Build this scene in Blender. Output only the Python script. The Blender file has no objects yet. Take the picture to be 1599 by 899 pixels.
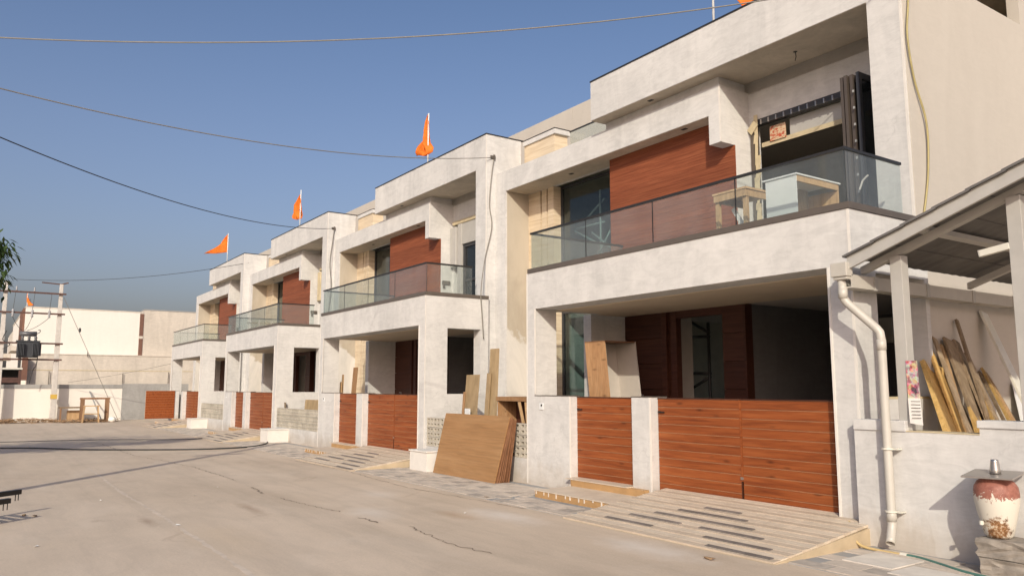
import bpy, bmesh, math, random
from mathutils import Vector, Matrix
random.seed(7)
C = bpy.context.scene
COL = C.collection
R = math.radians

# ------------------------------------------------------------------ camera
cd = bpy.data.cameras.new("camera"); cam = bpy.data.objects.new("camera", cd); COL.objects.link(cam)
YAW, PITCH, ROLL = 0.9703856, 0.1263592, -0.0009968
fw = Vector((-math.sin(YAW)*math.cos(PITCH), math.cos(YAW)*math.cos(PITCH), math.sin(PITCH)))
rt = Vector((math.cos(YAW), math.sin(YAW), 0)); up = rt.cross(fw)
r2 = rt*math.cos(ROLL) + up*math.sin(ROLL); u2 = -rt*math.sin(ROLL) + up*math.cos(ROLL)
m = Matrix((r2, u2, -fw)).transposed().to_4x4(); m.translation = Vector((0, 0, 1.5))
cam.matrix_world = m
cd.sensor_fit = 'HORIZONTAL'; cd.sensor_width = 36; cd.lens = 1223.11/1599*36
cd.clip_end = 3000; cd.clip_start = 0.05
C.camera = cam

# ------------------------------------------------------------------ sky and sun
SUN = Vector((-1.15, 1.0, -0.80)).normalized()
el = math.asin(-SUN.z); az = math.atan2(-SUN.x, -SUN.y)
w = bpy.data.worlds.new("World"); C.world = w; w.use_nodes = True
nt = w.node_tree; bg = nt.nodes['Background']
sky = nt.nodes.new('ShaderNodeTexSky'); sky.sky_type = 'NISHITA'; sky.sun_disc = False
sky.sun_elevation = el; sky.sun_rotation = az
sky.air_density = 1.25; sky.dust_density = 5.0; sky.ozone_density = 5.0
# dusty air: the sky turns from blue overhead to a greyish lavender towards the horizon, all round
sg = nt.nodes.new('ShaderNodeTexCoord'); sxyz = nt.nodes.new('ShaderNodeSeparateXYZ'); nt.links.new(sg.outputs['Generated'], sxyz.inputs[0])
sr = nt.nodes.new('ShaderNodeValToRGB'); sr.color_ramp.elements[0].position = 0.0; sr.color_ramp.elements[0].color = (1.45, 1.16, 1.16, 1); em = sr.color_ramp.elements.new(0.30); em.color = (1.26, 1.06, 1.07, 1)
sr.color_ramp.elements[-1].position = 0.66; sr.color_ramp.elements[-1].color = (0.83, 0.875, 0.94, 1); nt.links.new(sxyz.outputs[2], sr.inputs[0])
sm = nt.nodes.new('ShaderNodeMix'); sm.data_type = 'RGBA'; sm.blend_type = 'MULTIPLY'; sm.inputs[0].default_value = 1.0
nt.links.new(sky.outputs[0], sm.inputs[6]); nt.links.new(sr.outputs[0], sm.inputs[7]); nt.links.new(sm.outputs[2], bg.inputs[0]); bg.inputs[1].default_value = 0.125
sl = bpy.data.lights.new("sun", 'SUN'); sl.energy = 3.6; sl.angle = R(0.6); sl.color = (1.0, 0.925, 0.77)
so = bpy.data.objects.new("sun", sl); COL.objects.link(so); so.location = (30, -30, 40)
so.rotation_euler = SUN.to_track_quat('-Z', 'Y').to_euler()
C.view_settings.view_transform = 'Standard'; C.view_settings.look = 'None'
C.view_settings.exposure = 0.0; C.view_settings.gamma = 1.0
C.view_settings.use_curve_mapping = False

# ------------------------------------------------------------------ materials
def nodes_mat(name):
    ma = bpy.data.materials.new(name); ma.use_nodes = True
    return ma, ma.node_tree, ma.node_tree.nodes['Principled BSDF']
def N(t, typ, **kw):
    n = t.nodes.new('ShaderNode' + typ)
    for k, v in kw.items(): setattr(n, k, v)
    return n
def mapped(t, src='pos', scale=(1, 1, 1), rand=False):
    """texture coordinates: world position or object space, stretched; rand shifts them per object"""
    if src == 'pos': v = N(t, 'NewGeometry').outputs['Position']
    else: v = N(t, 'TexCoord').outputs['Object']
    if rand:
        oi = N(t, 'ObjectInfo'); mu = N(t, 'Math', operation='MULTIPLY'); mu.inputs[1].default_value = 87.0
        t.links.new(oi.outputs['Random'], mu.inputs[0])
        ad = N(t, 'VectorMath', operation='ADD'); t.links.new(v, ad.inputs[0]); t.links.new(mu.outputs[0], ad.inputs[1]); v = ad.outputs[0]
    mp = N(t, 'Mapping'); mp.inputs['Scale'].default_value = scale
    t.links.new(v, mp.inputs['Vector']); return mp.outputs[0]
def noise(t, vec, scale, detail=5, rough=0.6, dist=0.0):
    n = N(t, 'TexNoise'); n.inputs['Scale'].default_value = scale; n.inputs['Detail'].default_value = detail
    n.inputs['Roughness'].default_value = rough; n.inputs['Distortion'].default_value = dist
    t.links.new(vec, n.inputs['Vector']); return n.outputs['Fac']
def ramp(t, fac, stops):
    r = N(t, 'ValToRGB'); e = r.color_ramp.elements
    while len(e) < len(stops): e.new(0.5)
    for i, (p, c) in enumerate(stops):
        e[i].position = p; e[i].color = (c[0], c[1], c[2], 1) if not isinstance(c, (int, float)) else (c, c, c, 1)
    t.links.new(fac, r.inputs[0]); return r.outputs[0]
def mix(t, fac, a, b, mode='MIX'):
    n = N(t, 'Mix', data_type='RGBA', blend_type=mode)
    for s, v in ((n.inputs[0], fac), (n.inputs[6], a), (n.inputs[7], b)):
        if hasattr(v, 'is_linked') or hasattr(v, 'links'): t.links.new(v, s)
        elif isinstance(v, (int, float)): s.default_value = v
        else: s.default_value = (*v, 1)
    return n.outputs[2]
def bump(t, bsdf, h, strength=0.2, dist=0.01):
    b = N(t, 'Bump'); b.inputs['Strength'].default_value = strength; b.inputs['Distance'].default_value = dist
    t.links.new(h, b.inputs['Height']); t.links.new(b.outputs[0], bsdf.inputs['Normal'])
M = {}
def plain(name, col, rough=0.6, metal=0.0, vary=0.12, scale=6, rand=0.0):
    ma, t, b = nodes_mat(name)
    v = mapped(t, 'pos'); f = noise(t, v, scale, 6)
    lo = tuple(c*(1-vary) for c in col); hi = tuple(min(1, c*(1+vary)) for c in col)
    c = ramp(t, f, [(0.3, lo), (0.7, hi)])
    if rand:
        oi = N(t, 'ObjectInfo'); rr = ramp(t, oi.outputs['Random'], [(0, 1-rand), (1, 1+rand)])
        c = mix(t, 1.0, c, rr, 'MULTIPLY')
    t.links.new(c, b.inputs['Base Color'])
    b.inputs['Roughness'].default_value = rough; b.inputs['Metallic'].default_value = metal
    M[name] = ma; return ma
def plaster(name, light, dark, streak=(1.0, 1.0, 0.35), contrast=(0.32, 0.66), stain=0.5, soft=0.11, splash=0):
    ma, t, b = nodes_mat(name)
    f1 = noise(t, mapped(t, 'pos', streak), 1.5, 8, 0.68, 0.8)
    f2 = noise(t, mapped(t, 'pos', (2.2, 2.2, 7.0)), 1.6, 7, 0.72, 1.2)     # trowel strokes
    f3 = noise(t, mapped(t, 'pos', (9, 9, 0.6)), 1.0, 5, 0.6)               # runs down the wall
    c = ramp(t, f1, [(contrast[0], dark), (contrast[1], light)])
    s = ramp(t, f2, [(0.34, 1.0-soft), (0.60, 1.0+soft*0.3)])
    c = mix(t, 1.0, c, s, 'MULTIPLY')
    r = ramp(t, f3, [(0.30, 0.93), (0.50, 1.0)])
    c = mix(t, stain, c, mix(t, 1.0, c, r, 'MULTIPLY'))
    if splash:
        z = N(t, 'SeparateXYZ'); t.links.new(N(t, 'NewGeometry').outputs['Position'], z.inputs[0])
        f4 = noise(t, mapped(t, 'pos', (5, 5, 2)), 1.5, 6, 0.7)
        q = N(t, 'Math', operation='MULTIPLY_ADD'); q.inputs[1].default_value = -0.55; t.links.new(f4, q.inputs[0]); t.links.new(z.outputs[2], q.inputs[2])
        mr = N(t, 'MapRange'); mr.inputs[1].default_value = -0.20; mr.inputs[2].default_value = 0.12; mr.inputs[3].default_value = splash; mr.inputs[4].default_value = 0; t.links.new(q.outputs[0], mr.inputs[0])
        c = mix(t, mr.outputs[0], c, (0.36, 0.285, 0.20))
        vo = N(t, 'TexVoronoi', feature='DISTANCE_TO_EDGE'); vo.inputs['Scale'].default_value = 0.55
        wv = N(t, 'VectorMath', operation='ADD'); nn = N(t, 'TexNoise'); nn.inputs['Scale'].default_value = 2.5; nn.inputs['Detail'].default_value = 5
        t.links.new(mapped(t, 'pos'), nn.inputs['Vector']); t.links.new(mapped(t, 'pos', (1, 1, 0.8)), wv.inputs[0]); t.links.new(nn.outputs['Color'], wv.inputs[1]); t.links.new(wv.outputs[0], vo.inputs['Vector'])
        cr = ramp(t, vo.outputs['Distance'], [(0.0, 1.0), (0.007, 0.0)])
        gate_ = ramp(t, noise(t, mapped(t, 'pos'), 0.6, 2), [(0.52, 0.0), (0.62, 0.3)])
        c = mix(t, mix(t, 1.0, cr, gate_, 'MULTIPLY'), c, tuple(x*0.62 for x in dark))
        pt_ = noise(t, mapped(t, 'pos', (0.9, 0.9, 1.3)), 1.1, 4, 0.55, 1.5)           # patches of a second putty coat
        c = mix(t, ramp(t, pt_, [(0.55, 0.0), (0.585, 0.25)]), c, tuple(min(1, x*1.04) for x in light))
    t.links.new(c, b.inputs['Base Color']); b.inputs['Roughness'].default_value = 0.85
    bump(t, b, f2, 0.10, 0.01); M[name] = ma; return ma
plaster('white_plaster', (0.618, 0.604, 0.578), (0.495, 0.487, 0.470), splash=0.5)
plaster('tan_plaster', (0.42, 0.37, 0.295), (0.33, 0.29, 0.235))
plaster('cream_paint', (0.515, 0.472, 0.41), (0.485, 0.442, 0.382), stain=0.15, soft=0.03)
plaster('soffit_bounce', (0.66, 0.55, 0.41), (0.60, 0.495, 0.365), stain=0.2, soft=0.04)  # warm light bounced up from the sunlit ground is put into this ceiling colour
plaster('soffit_tan', (0.56, 0.49, 0.39), (0.42, 0.365, 0.29), stain=0.3, soft=0.1)
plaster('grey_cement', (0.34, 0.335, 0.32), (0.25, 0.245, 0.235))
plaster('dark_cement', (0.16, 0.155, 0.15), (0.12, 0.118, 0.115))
plaster('bright_white', (0.73, 0.695, 0.63), (0.70, 0.665, 0.60), stain=0.25, soft=0.03)
plaster('weathered_cream', (0.60, 0.54, 0.46), (0.48, 0.43, 0.365))
plain('bead_white', (0.655, 0.625, 0.575), 0.8, vary=0.05)
# tan side wall of the light well, roughly whitewashed up to a wavering brush line
ma, t, b = nodes_mat('half_painted_plaster')
pos = N(t, 'NewGeometry').outputs['Position']; sx = N(t, 'SeparateXYZ'); t.links.new(pos, sx.inputs[0])
fn = noise(t, mapped(t, 'pos', (1.5, 1.5, 1.5)), 1.2, 4, 0.6)
ad = N(t, 'Math', operation='MULTIPLY_ADD'); t.links.new(fn, ad.inputs[0]); ad.inputs[1].default_value = 0.9; t.links.new(sx.outputs[2], ad.inputs[2])
ysl = N(t, 'Math', operation='MULTIPLY_ADD'); t.links.new(sx.outputs[1], ysl.inputs[0]); ysl.inputs[1].default_value = 0.75; t.links.new(ad.outputs[0], ysl.inputs[2])
fade = N(t, 'MapRange'); fade.inputs[1].default_value = 10.02; fade.inputs[2].default_value = 10.10; t.links.new(ysl.outputs[0], fade.inputs[0])
f1 = noise(t, mapped(t, 'pos', (1, 1, 0.35)), 1.5, 8, 0.68, 0.8)
cw = ramp(t, f1, [(0.35, (0.50, 0.485, 0.455)), (0.62, (0.64, 0.61, 0.565))])
ct = ramp(t, f1, [(0.35, (0.36, 0.315, 0.25)), (0.62, (0.45, 0.40, 0.32))])
t.links.new(mix(t, fade.outputs[0], cw, ct), b.inputs['Base Color']); b.inputs['Roughness'].default_value = 0.9
M['half_painted_plaster'] = ma

def wood(name, dark, mid, light, stretch=(0.8, 14, 14), rough=0.45, knots=True, coat=0.0, vary=0.16):
    ma, t, b = nodes_mat(name)
    v = mapped(t, 'obj', stretch, True)
    f = noise(t, v, 1.6, 8, 0.66, 0.25)
    c = ramp(t, f, [(0.28, dark), (0.5, mid), (0.74, light)])
    g = noise(t, mapped(t, 'obj', (stretch[0]*2.2, stretch[1]*5, stretch[2]*5), True), 1.5, 4, 0.6)
    c = mix(t, 0.5, c, mix(t, 1.0, c, ramp(t, g, [(0.35, 0.70), (0.6, 1.08)]), 'MULTIPLY'))
    if knots:
        vo = N(t, 'TexVoronoi'); vo.inputs['Scale'].default_value = 1.0
        t.links.new(mapped(t, 'obj', (2.6, 7.5, 7.5), True), vo.inputs['Vector'])
        kf = ramp(t, vo.outputs['Distance'], [(0.02, 0.85), (0.19, 0.0)])
        c = mix(t, kf, c, tuple(x*0.45 for x in dark))
    oi = N(t, 'ObjectInfo'); rr = ramp(t, oi.outputs['Random'], [(0, 1-vary), (1, 1+vary)])
    c = mix(t, 1.0, c, rr, 'MULTIPLY')
    t.links.new(c, b.inputs['Base Color']); b.inputs['Roughness'].default_value = rough
    b.inputs['Coat Weight'].default_value = coat; b.inputs['Specular IOR Level'].default_value = 0.25
    bump(t, b, g, 0.15, 0.003); M[name] = ma; return ma
wood('red_wood', (0.145, 0.034, 0.010), (0.250, 0.067, 0.0185), (0.335, 0.105, 0.032), rough=0.5, vary=0.07)
wood('upper_red_wood', (0.150, 0.040, 0.018), (0.222, 0.066, 0.029), (0.295, 0.100, 0.046), stretch=(0.9, 30, 30), rough=0.6, knots=False, vary=0.10)
wood('dark_wood', (0.046, 0.017, 0.011), (0.070, 0.026, 0.016), (0.095, 0.038, 0.024), knots=False, rough=0.45)
wood('plywood', (0.265, 0.142, 0.060), (0.305, 0.170, 0.075), (0.345, 0.205, 0.098), stretch=(0.5, 0.8, 5.0), knots=False, rough=0.6, vary=0.06)
wood('ply_edge', (0.13, 0.060, 0.030), (0.20, 0.095, 0.048), (0.27, 0.14, 0.075), stretch=(2, 2, 2), knots=False)
wood('mdf', (0.30, 0.215, 0.115), (0.345, 0.25, 0.14), (0.39, 0.29, 0.17), stretch=(3, 3, 0.6), knots=False, rough=0.7)
wood('pine', (0.36, 0.225, 0.115), (0.45, 0.295, 0.155), (0.53, 0.365, 0.21), stretch=(9, 9, 0.9), knots=False, rough=0.6)
wood('orange_pine', (0.275, 0.145, 0.068), (0.35, 0.20, 0.098), (0.41, 0.255, 0.14), stretch=(9, 9, 0.9), knots=True, rough=0.55)
wood('yellow_plank', (0.40, 0.25, 0.085), (0.52, 0.335, 0.12), (0.60, 0.41, 0.17), stretch=(10, 10, 0.8), knots=False, rough=0.6, vary=0.3)
wood('old_plank', (0.17, 0.12, 0.075), (0.25, 0.185, 0.12), (0.36, 0.28, 0.19), stretch=(9, 9, 0.8), knots=False, rough=0.8, vary=0.35)
wood('weathered_frame', (0.15, 0.085, 0.045), (0.22, 0.125, 0.07), (0.30, 0.185, 0.11), stretch=(8, 8, 1.0), knots=False, rough=0.7)
# travertine cladding: fine horizontal bands
ma, t, b = nodes_mat('travertine')
f = noise(t, mapped(t, 'pos', (0.5, 0.5, 9)), 2.2, 8, 0.65, 0.6)
c = ramp(t, f, [(0.30, (0.47, 0.36, 0.235)), (0.52, (0.60, 0.49, 0.345)), (0.72, (0.68, 0.58, 0.44))])
t.links.new(c, b.inputs['Base Color']); b.inputs['Roughness'].default_value = 0.6; bump(t, b, f, 0.15, 0.004)
M['travertine'] = ma

plain('trim_metal', (0.105, 0.088, 0.074), 0.45, 0.0, 0.08)
plain('rail_metal', (0.035, 0.034, 0.034), 0.4, 0.3, 0.05)
plain('window_frame', (0.045, 0.045, 0.048), 0.4, 0.2, 0.05)
plain('bronze_frame', (0.115, 0.092, 0.075), 0.42, 0.4, 0.08)
plain('black_metal', (0.014, 0.013, 0.013), 0.45, 0.2, 0.2)
plain('steel_pipe', (0.42, 0.42, 0.40), 0.5, 0.3, 0.15)
plain('dark_pipe', (0.03, 0.03, 0.03), 0.5, 0.2, 0.1)
plain('rust_angle', (0.085, 0.040, 0.030), 0.7, 0.0, 0.25)
plain('pole_concrete', (0.50, 0.47, 0.43), 0.85, 0, 0.12)
plain('pole_paint_band', (0.50, 0.33, 0.06), 0.7)
plain('insulator', (0.33, 0.33, 0.34), 0.3, 0, 0.1)
plain('transformer_grey', (0.036, 0.040, 0.046), 0.5, 0.0, 0.15)
plain('radiator_grey', (0.060, 0.065, 0.072), 0.5, 0.0, 0.15)
plain('conservator_grey', (0.10, 0.10, 0.105), 0.45, 0.2, 0.15)
plain('wire_black', (0.03, 0.03, 0.03), 0.6)
plain('wire_pale', (0.20, 0.185, 0.16), 0.6)
plain('wire_yellow', (0.36, 0.30, 0.13), 0.6)
plain('hose_yellow', (0.50, 0.37, 0.17), 0.5)
plain('hose_green', (0.065, 0.155, 0.125), 0.45)
plain('cream_steel', (0.40, 0.385, 0.355), 0.5, 0.0, 0.06)
plain('cream_pipe', (0.45, 0.425, 0.375), 0.4, 0.0, 0.06)
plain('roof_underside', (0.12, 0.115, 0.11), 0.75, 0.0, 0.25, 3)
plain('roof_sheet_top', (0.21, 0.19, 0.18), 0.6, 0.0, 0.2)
plain('white_laminate', (0.66, 0.67, 0.66), 0.35, 0, 0.03)
plain('inner_laminate', (0.46, 0.42, 0.37), 0.6, 0, 0.05)
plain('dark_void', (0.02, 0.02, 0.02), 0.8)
plain('interior_wall', (0.46, 0.43, 0.385), 0.8, 0, 0.08)
plain('tan_tile', (0.40, 0.24, 0.105), 0.55, 0, 0.12)
plain('sand_tile', (0.47, 0.375, 0.25), 0.55, 0, 0.10)
plain('pale_tile', (0.56, 0.475, 0.37), 0.6, 0, 0.10, rand=0.05)
plain('ridge_tile', (0.49, 0.405, 0.31), 0.65, 0, 0.10, rand=0.05)
plain('inlay_grey', (0.165, 0.142, 0.125), 0.7, 0, 0.30, rand=0.12)
plain('floor_tile', (0.42, 0.38, 0.33), 0.5)
plain('mortar', (0.60, 0.55, 0.48), 0.9)
plain('joint_tan', (0.60, 0.40, 0.235), 0.7)
plain('paver_grey', (0.50, 0.43, 0.355), 0.85, 0, 0.12, 14, rand=0.10)
plain('paver_dark', (0.37, 0.325, 0.275), 0.85, 0, 0.18, 14, rand=0.14)
plain('paver_pale', (0.46, 0.40, 0.31), 0.85, 0, 0.10, 10, rand=0.1)
plain('hollow_block', (0.42, 0.385, 0.32), 0.9, 0, 0.15, 12, rand=0.12)
plain('stone_block', (0.27, 0.235, 0.195), 0.9, 0, 0.35, 9, rand=0.1)
plain('bark', (0.10, 0.075, 0.05), 0.9, 0, 0.3)
plain('brown_cladding', (0.155, 0.075, 0.05), 0.7)
plain('dry_debris', (0.24, 0.155, 0.085), 0.95, 0, 0.4, 20, rand=0.2)
plain('paper', (0.72, 0.69, 0.64), 0.8)
plain('white_plastic', (0.62, 0.60, 0.52), 0.4, 0, 0.04)
plain('steel_plate', (0.34, 0.31, 0.28), 0.42, 0.5, 0.1)
plain('brushed_steel', (0.50, 0.47, 0.44), 0.32, 0.9, 0.08)
plain('litter', (0.75, 0.73, 0.69), 0.8)
plain('packing_tan', (0.50, 0.42, 0.27), 0.8, 0, 0.15)
plain('emblem_dark', (0.03, 0.02, 0.015), 0.8)
# leaf
ma, t, b = nodes_mat('leaf'); oi = N(t, 'NewGeometry')
c = ramp(t, oi.outputs['Random Per Island'], [(0, (0.028, 0.055, 0.014)), (0.6, (0.05, 0.09, 0.022)), (1, (0.085, 0.125, 0.035))])
t.links.new(c, b.inputs['Base Color']); b.inputs['Roughness'].default_value = 0.45
tr = N(t, 'BsdfTranslucent'); t.links.new(c, tr.inputs[0]); mx = N(t, 'MixShader'); mx.inputs[0].default_value = 0.25
out = t.nodes['Material Output']; t.links.new(b.outputs[0], mx.inputs[1]); t.links.new(tr.outputs[0], mx.inputs[2]); t.links.new(mx.outputs[0], out.inputs[0])
M['leaf'] = ma
# flag cloth lets light through
ma, t, b = nodes_mat('saffron_cloth')
f = noise(t, mapped(t, 'pos', (3, 3, 3)), 2, 4); c = ramp(t, f, [(0.3, (0.86, 0.20, 0.02)), (0.7, (0.92, 0.34, 0.045))])
t.links.new(c, b.inputs['Base Color']); b.inputs['Roughness'].default_value = 0.8
tr = N(t, 'BsdfTranslucent'); t.links.new(c, tr.inputs[0]); mx = N(t, 'MixShader'); mx.inputs[0].default_value = 0.45
out = t.nodes['Material Output']; t.links.new(b.outputs[0], mx.inputs[1]); t.links.new(tr.outputs[0], mx.inputs[2]); t.links.new(mx.outputs[0], out.inputs[0])
M['saffron_cloth'] = ma
# glass: tinted clear pane with mirror reflection by angle and a little dust
def glass(name, tint, dust, dustcol, ior=1.45):
    ma, t, b = nodes_mat(name); t.nodes.remove(b); out = t.nodes['Material Output']
    tp = N(t, 'BsdfTransparent'); tp.inputs[0].default_value = (*tint, 1)
    gl = N(t, 'BsdfGlossy'); gl.inputs['Roughness'].default_value = 0.02
    df = N(t, 'BsdfDiffuse')
    lw = N(t, 'LayerWeight'); lw.inputs[0].default_value = 0.5
    pw = N(t, 'Math', operation='POWER'); pw.inputs[1].default_value = 4.0; t.links.new(lw.outputs['Facing'], pw.inputs[0])
    fr = N(t, 'MapRange'); fr.inputs[3].default_value = ((ior-1)/(ior+1))**2; fr.inputs[4].default_value = 0.75; t.links.new(pw.outputs[0], fr.inputs[0])
    n = noise(t, mapped(t, 'pos', (1.2, 1.2, 0.5)), 2.0, 6, 0.7)
    d = ramp(t, n, [(0.3, dust*0.6), (0.75, dust*1.4)])
    df.inputs[0].default_value = (*dustcol, 1)
    a = N(t, 'MixShader'); t.links.new(d, a.inputs[0]); t.links.new(tp.outputs[0], a.inputs[1]); t.links.new(df.outputs[0], a.inputs[2])
    bb = N(t, 'MixShader'); t.links.new(fr.outputs[0], bb.inputs[0]); t.links.new(a.outputs[0], bb.inputs[1]); t.links.new(gl.outputs[0], bb.inputs[2])
    t.links.new(bb.outputs[0], out.inputs[0]); M[name] = ma
glass('rail_glass', (0.88, 0.915, 0.905), 0.07, (0.62, 0.66, 0.66))
glass('window_glass', (0.66, 0.74, 0.73), 0.02, (0.4, 0.45, 0.45), 1.6)
glass('door_glass', (0.25, 0.30, 0.31), 0.05, (0.3, 0.34, 0.36), 1.6)

# ------------------------------------------------------------------ mesh helpers
class MB:
    def __init__(s): s.bm = bmesh.new()
    def box(s, x0, x1, y0, y1, z0, z1):
        v = [s.bm.verts.new((x, y, z)) for x in (x0, x1) for y in (y0, y1) for z in (z0, z1)]
        for q in ((0, 1, 3, 2), (4, 6, 7, 5), (0, 4, 5, 1), (2, 3, 7, 6), (0, 2, 6, 4), (1, 5, 7, 3)):
            s.bm.faces.new([v[i] for i in q])
        return s
    def hull8(s, v8):
        """box from 8 corners ordered like box()"""
        v = [s.bm.verts.new(p) for p in v8]
        for q in ((0, 1, 3, 2), (4, 6, 7, 5), (0, 4, 5, 1), (2, 3, 7, 6), (0, 2, 6, 4), (1, 5, 7, 3)):
            s.bm.faces.new([v[i] for i in q])
        return s
    def beam(s, a, b, wx, wy, roll=None):
        """rectangular bar from a to b; wx wide across, wy thick along roll direction"""
        a = Vector(a); b = Vector(b); d = (b-a).normalized()
        ref = Vector(roll) if roll is not None else (Vector((0, 0, 1)) if abs(d.z) < 0.95 else Vector((1, 0, 0)))
        sx = d.cross(ref).normalized(); sy = sx.cross(d).normalized()
        P = []
        for i in (-1, 1):
            for j in (-1, 1):
                for e in (a, b): P.append(e + sx*i*wx/2 + sy*j*wy/2)
        return s.hull8(P)
    def tube(s, pts, r, n=8, caps=True):
        pts = [Vector(p) for p in pts]; rings = []
        u = None
        for i, p in enumerate(pts):
            d = (pts[min(i+1, len(pts)-1)] - pts[max(i-1, 0)]).normalized()
            if u is None:
                ref = Vector((0, 0, 1)) if abs(d.z) < 0.9 else Vector((1, 0, 0)); u = d.cross(ref).normalized()
            u = (u - d*u.dot(d)).normalized(); v = d.cross(u)
            rr = r[i] if isinstance(r, (list, tuple)) else r
            rings.append([s.bm.verts.new(p + (u*math.cos(2*math.pi*k/n) + v*math.sin(2*math.pi*k/n))*rr) for k in range(n)])
        for a, b in zip(rings, rings[1:]):
            for k in range(n): s.bm.faces.new((a[k], a[(k+1) % n], b[(k+1) % n], b[k]))
        if caps: s.bm.faces.new(rings[0][::-1]); s.bm.faces.new(rings[-1])
        return s
    def lathe(s, prof, cx, cy, n=32):
        rings = [[s.bm.verts.new((cx + r*math.cos(2*math.pi*k/n), cy + r*math.sin(2*math.pi*k/n), z)) for k in range(n)] for r, z in prof]
        for a, b in zip(rings, rings[1:]):
            for k in range(n): s.bm.faces.new((a[k], a[(k+1) % n], b[(k+1) % n], b[k]))
        s.bm.faces.new(rings[0][::-1]); s.bm.faces.new(rings[-1]); return s
    def wall(s, plane, u0, u1, z0, z1, t0, t1, holes):
        """wall with rectangular holes; plane 'x': u along X, thickness in Y; plane 'y': u along Y, thickness in X"""
        us = sorted({u0, u1, *[h[i] for h in holes for i in (0, 1) if u0 < h[i] < u1]})
        zs = sorted({z0, z1, *[h[i] for h in holes for i in (2, 3) if z0 < h[i] < z1]})
        def solid(i, j):
            if not (0 <= i < len(us)-1 and 0 <= j < len(zs)-1): return False
            cu, cz = (us[i]+us[i+1])/2, (zs[j]+zs[j+1])/2
            return not any(h[0] < cu < h[1] and h[2] < cz < h[3] for h in holes)
        P = lambda u, z, t: (u, t, z) if plane == 'x' else (t, u, z)
        cache = {}
        def V(u, z, t):
            k = (u, z, t)
            if k not in cache: cache[k] = s.bm.verts.new(P(u, z, t))
            return cache[k]
        for i in range(len(us)-1):
            for j in range(len(zs)-1):
                if not solid(i, j): continue
                a, b2, c, d = us[i], us[i+1], zs[j], zs[j+1]
                s.bm.faces.new((V(a, c, t0), V(b2, c, t0), V(b2, d, t0), V(a, d, t0)))
                s.bm.faces.new((V(a, c, t1), V(a, d, t1), V(b2, d, t1), V(b2, c, t1)))
                for di, dj, e in ((-1, 0, ((a, c), (a, d))), (1, 0, ((b2, c), (b2, d))), (0, -1, ((a, c), (b2, c))), (0, 1, ((a, d), (b2, d)))):
                    if not solid(i+di, j+dj):
                        (ua, za), (ub, zb) = e
                        s.bm.faces.new((V(ua, za, t0), V(ub, zb, t0), V(ub, zb, t1), V(ua, za, t1)))
        return s
    def build(s, name, mat, parent=None, origin=None, smooth=False, bevel=0.0, loc=None):
        """link as one object; vertices given in world space are moved to the parent's (or own) origin"""
        off = Vector((0, 0, 0))
        if parent is not None: off = Vector(parent.get('_o', (0, 0, 0)))
        elif origin is not None: off = Vector(origin)
        l = Vector(loc) if loc is not None else None
        sh = l if l is not None else off
        bmesh.ops.translate(s.bm, verts=s.bm.verts, vec=-sh)
        bmesh.ops.recalc_face_normals(s.bm, faces=s.bm.faces)
        me = bpy.data.meshes.new(name); s.bm.to_mesh(me); s.bm.free()
        mats = mat if isinstance(mat, (list, tuple)) else [mat]
        for mm in mats: me.materials.append(M[mm])
        if smooth:
            for p in me.polygons: p.use_smooth = True
        o = bpy.data.objects.new(name, me); COL.objects.link(o)
        if parent is not None:
            o.parent = parent
            if l is not None: o.location = l - off
            o['_o'] = tuple(l) if l is not None else tuple(off)
        else:
            o.location = sh; o['_o'] = tuple(sh)
        if bevel:
            md = o.modifiers.new('edge', 'BEVEL'); md.width = bevel; md.segments = 2; md.limit_method = 'ANGLE'
        return o
def tag(o, label=None, cat=None, group=None, kind=None):
    for k, v in (('label', label), ('category', cat), ('group', group), ('kind', kind)):
        if v: o[k] = v
    return o
def thing(name, label, cat, loc, group=None):
    o = bpy.data.objects.new(name, None); COL.objects.link(o); o.location = loc; o['_o'] = tuple(loc)
    o.empty_display_size = 0.2
    return tag(o, label, cat, group)
def piece(o, pos, parent, rot=None):
    """a repeat of mesh piece o placed at world pos under parent (shares mesh data)"""
    c = o.copy(); COL.objects.link(c); c.parent = parent; c.location = Vector(pos) - Vector(parent['_o'])
    if rot: c.rotation_euler = rot
    c['_o'] = tuple(pos); return c
kids = {}
def copy_tree(o, parent=None):
    c = o.copy(); COL.objects.link(c)
    if parent is not None: c.parent = parent
    for ch in list(o.children): copy_tree(ch, c)
    return c
def shift_tree(o, dx):
    o.location.x += dx
def bar_mesh(name, mat, x, y, z, parent, pos, bevel=0.003):
    return MB().box(pos[0], pos[0]+x, pos[1], pos[1]+y, pos[2], pos[2]+z).build(name, mat, parent, loc=(pos[0]+x/2, pos[1]+y/2, pos[2]+z/2), bevel=bevel)
PITCHX = 9.158

# ------------------------------------------------------------------ ground
ma, t, b = nodes_mat('street_concrete')
big = noise(t, mapped(t, 'pos', (0.5, 0.8, 1)), 0.45, 6, 0.6, 0.6)
mid = noise(t, mapped(t, 'pos', (0.6, 1.6, 1)), 1.6, 8, 0.7, 0.5)
fine = noise(t, mapped(t, 'pos'), 45, 4, 0.7)
c = ramp(t, big, [(0.30, (0.475, 0.38, 0.283)), (0.5, (0.54, 0.437, 0.33)), (0.70, (0.585, 0.478, 0.37))])
c = mix(t, 1.0, c, ramp(t, mid, [(0.30, 0.88), (0.55, 1.0), (0.8, 1.06)]), 'MULTIPLY')
c = mix(t, 0.6, c, mix(t, 1.0, c, ramp(t, fine, [(0.3, 0.86), (0.7, 1.12)]), 'MULTIPLY'))
ty = noise(t, mapped(t, 'pos', (0.06, 2.4, 1)), 1.0, 6, 0.6, 0.15)
c = mix(t, 1.0, c, ramp(t, ty, [(0.30, 0.90), (0.5, 1.0), (0.72, 1.05)]), 'MULTIPLY')
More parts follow.
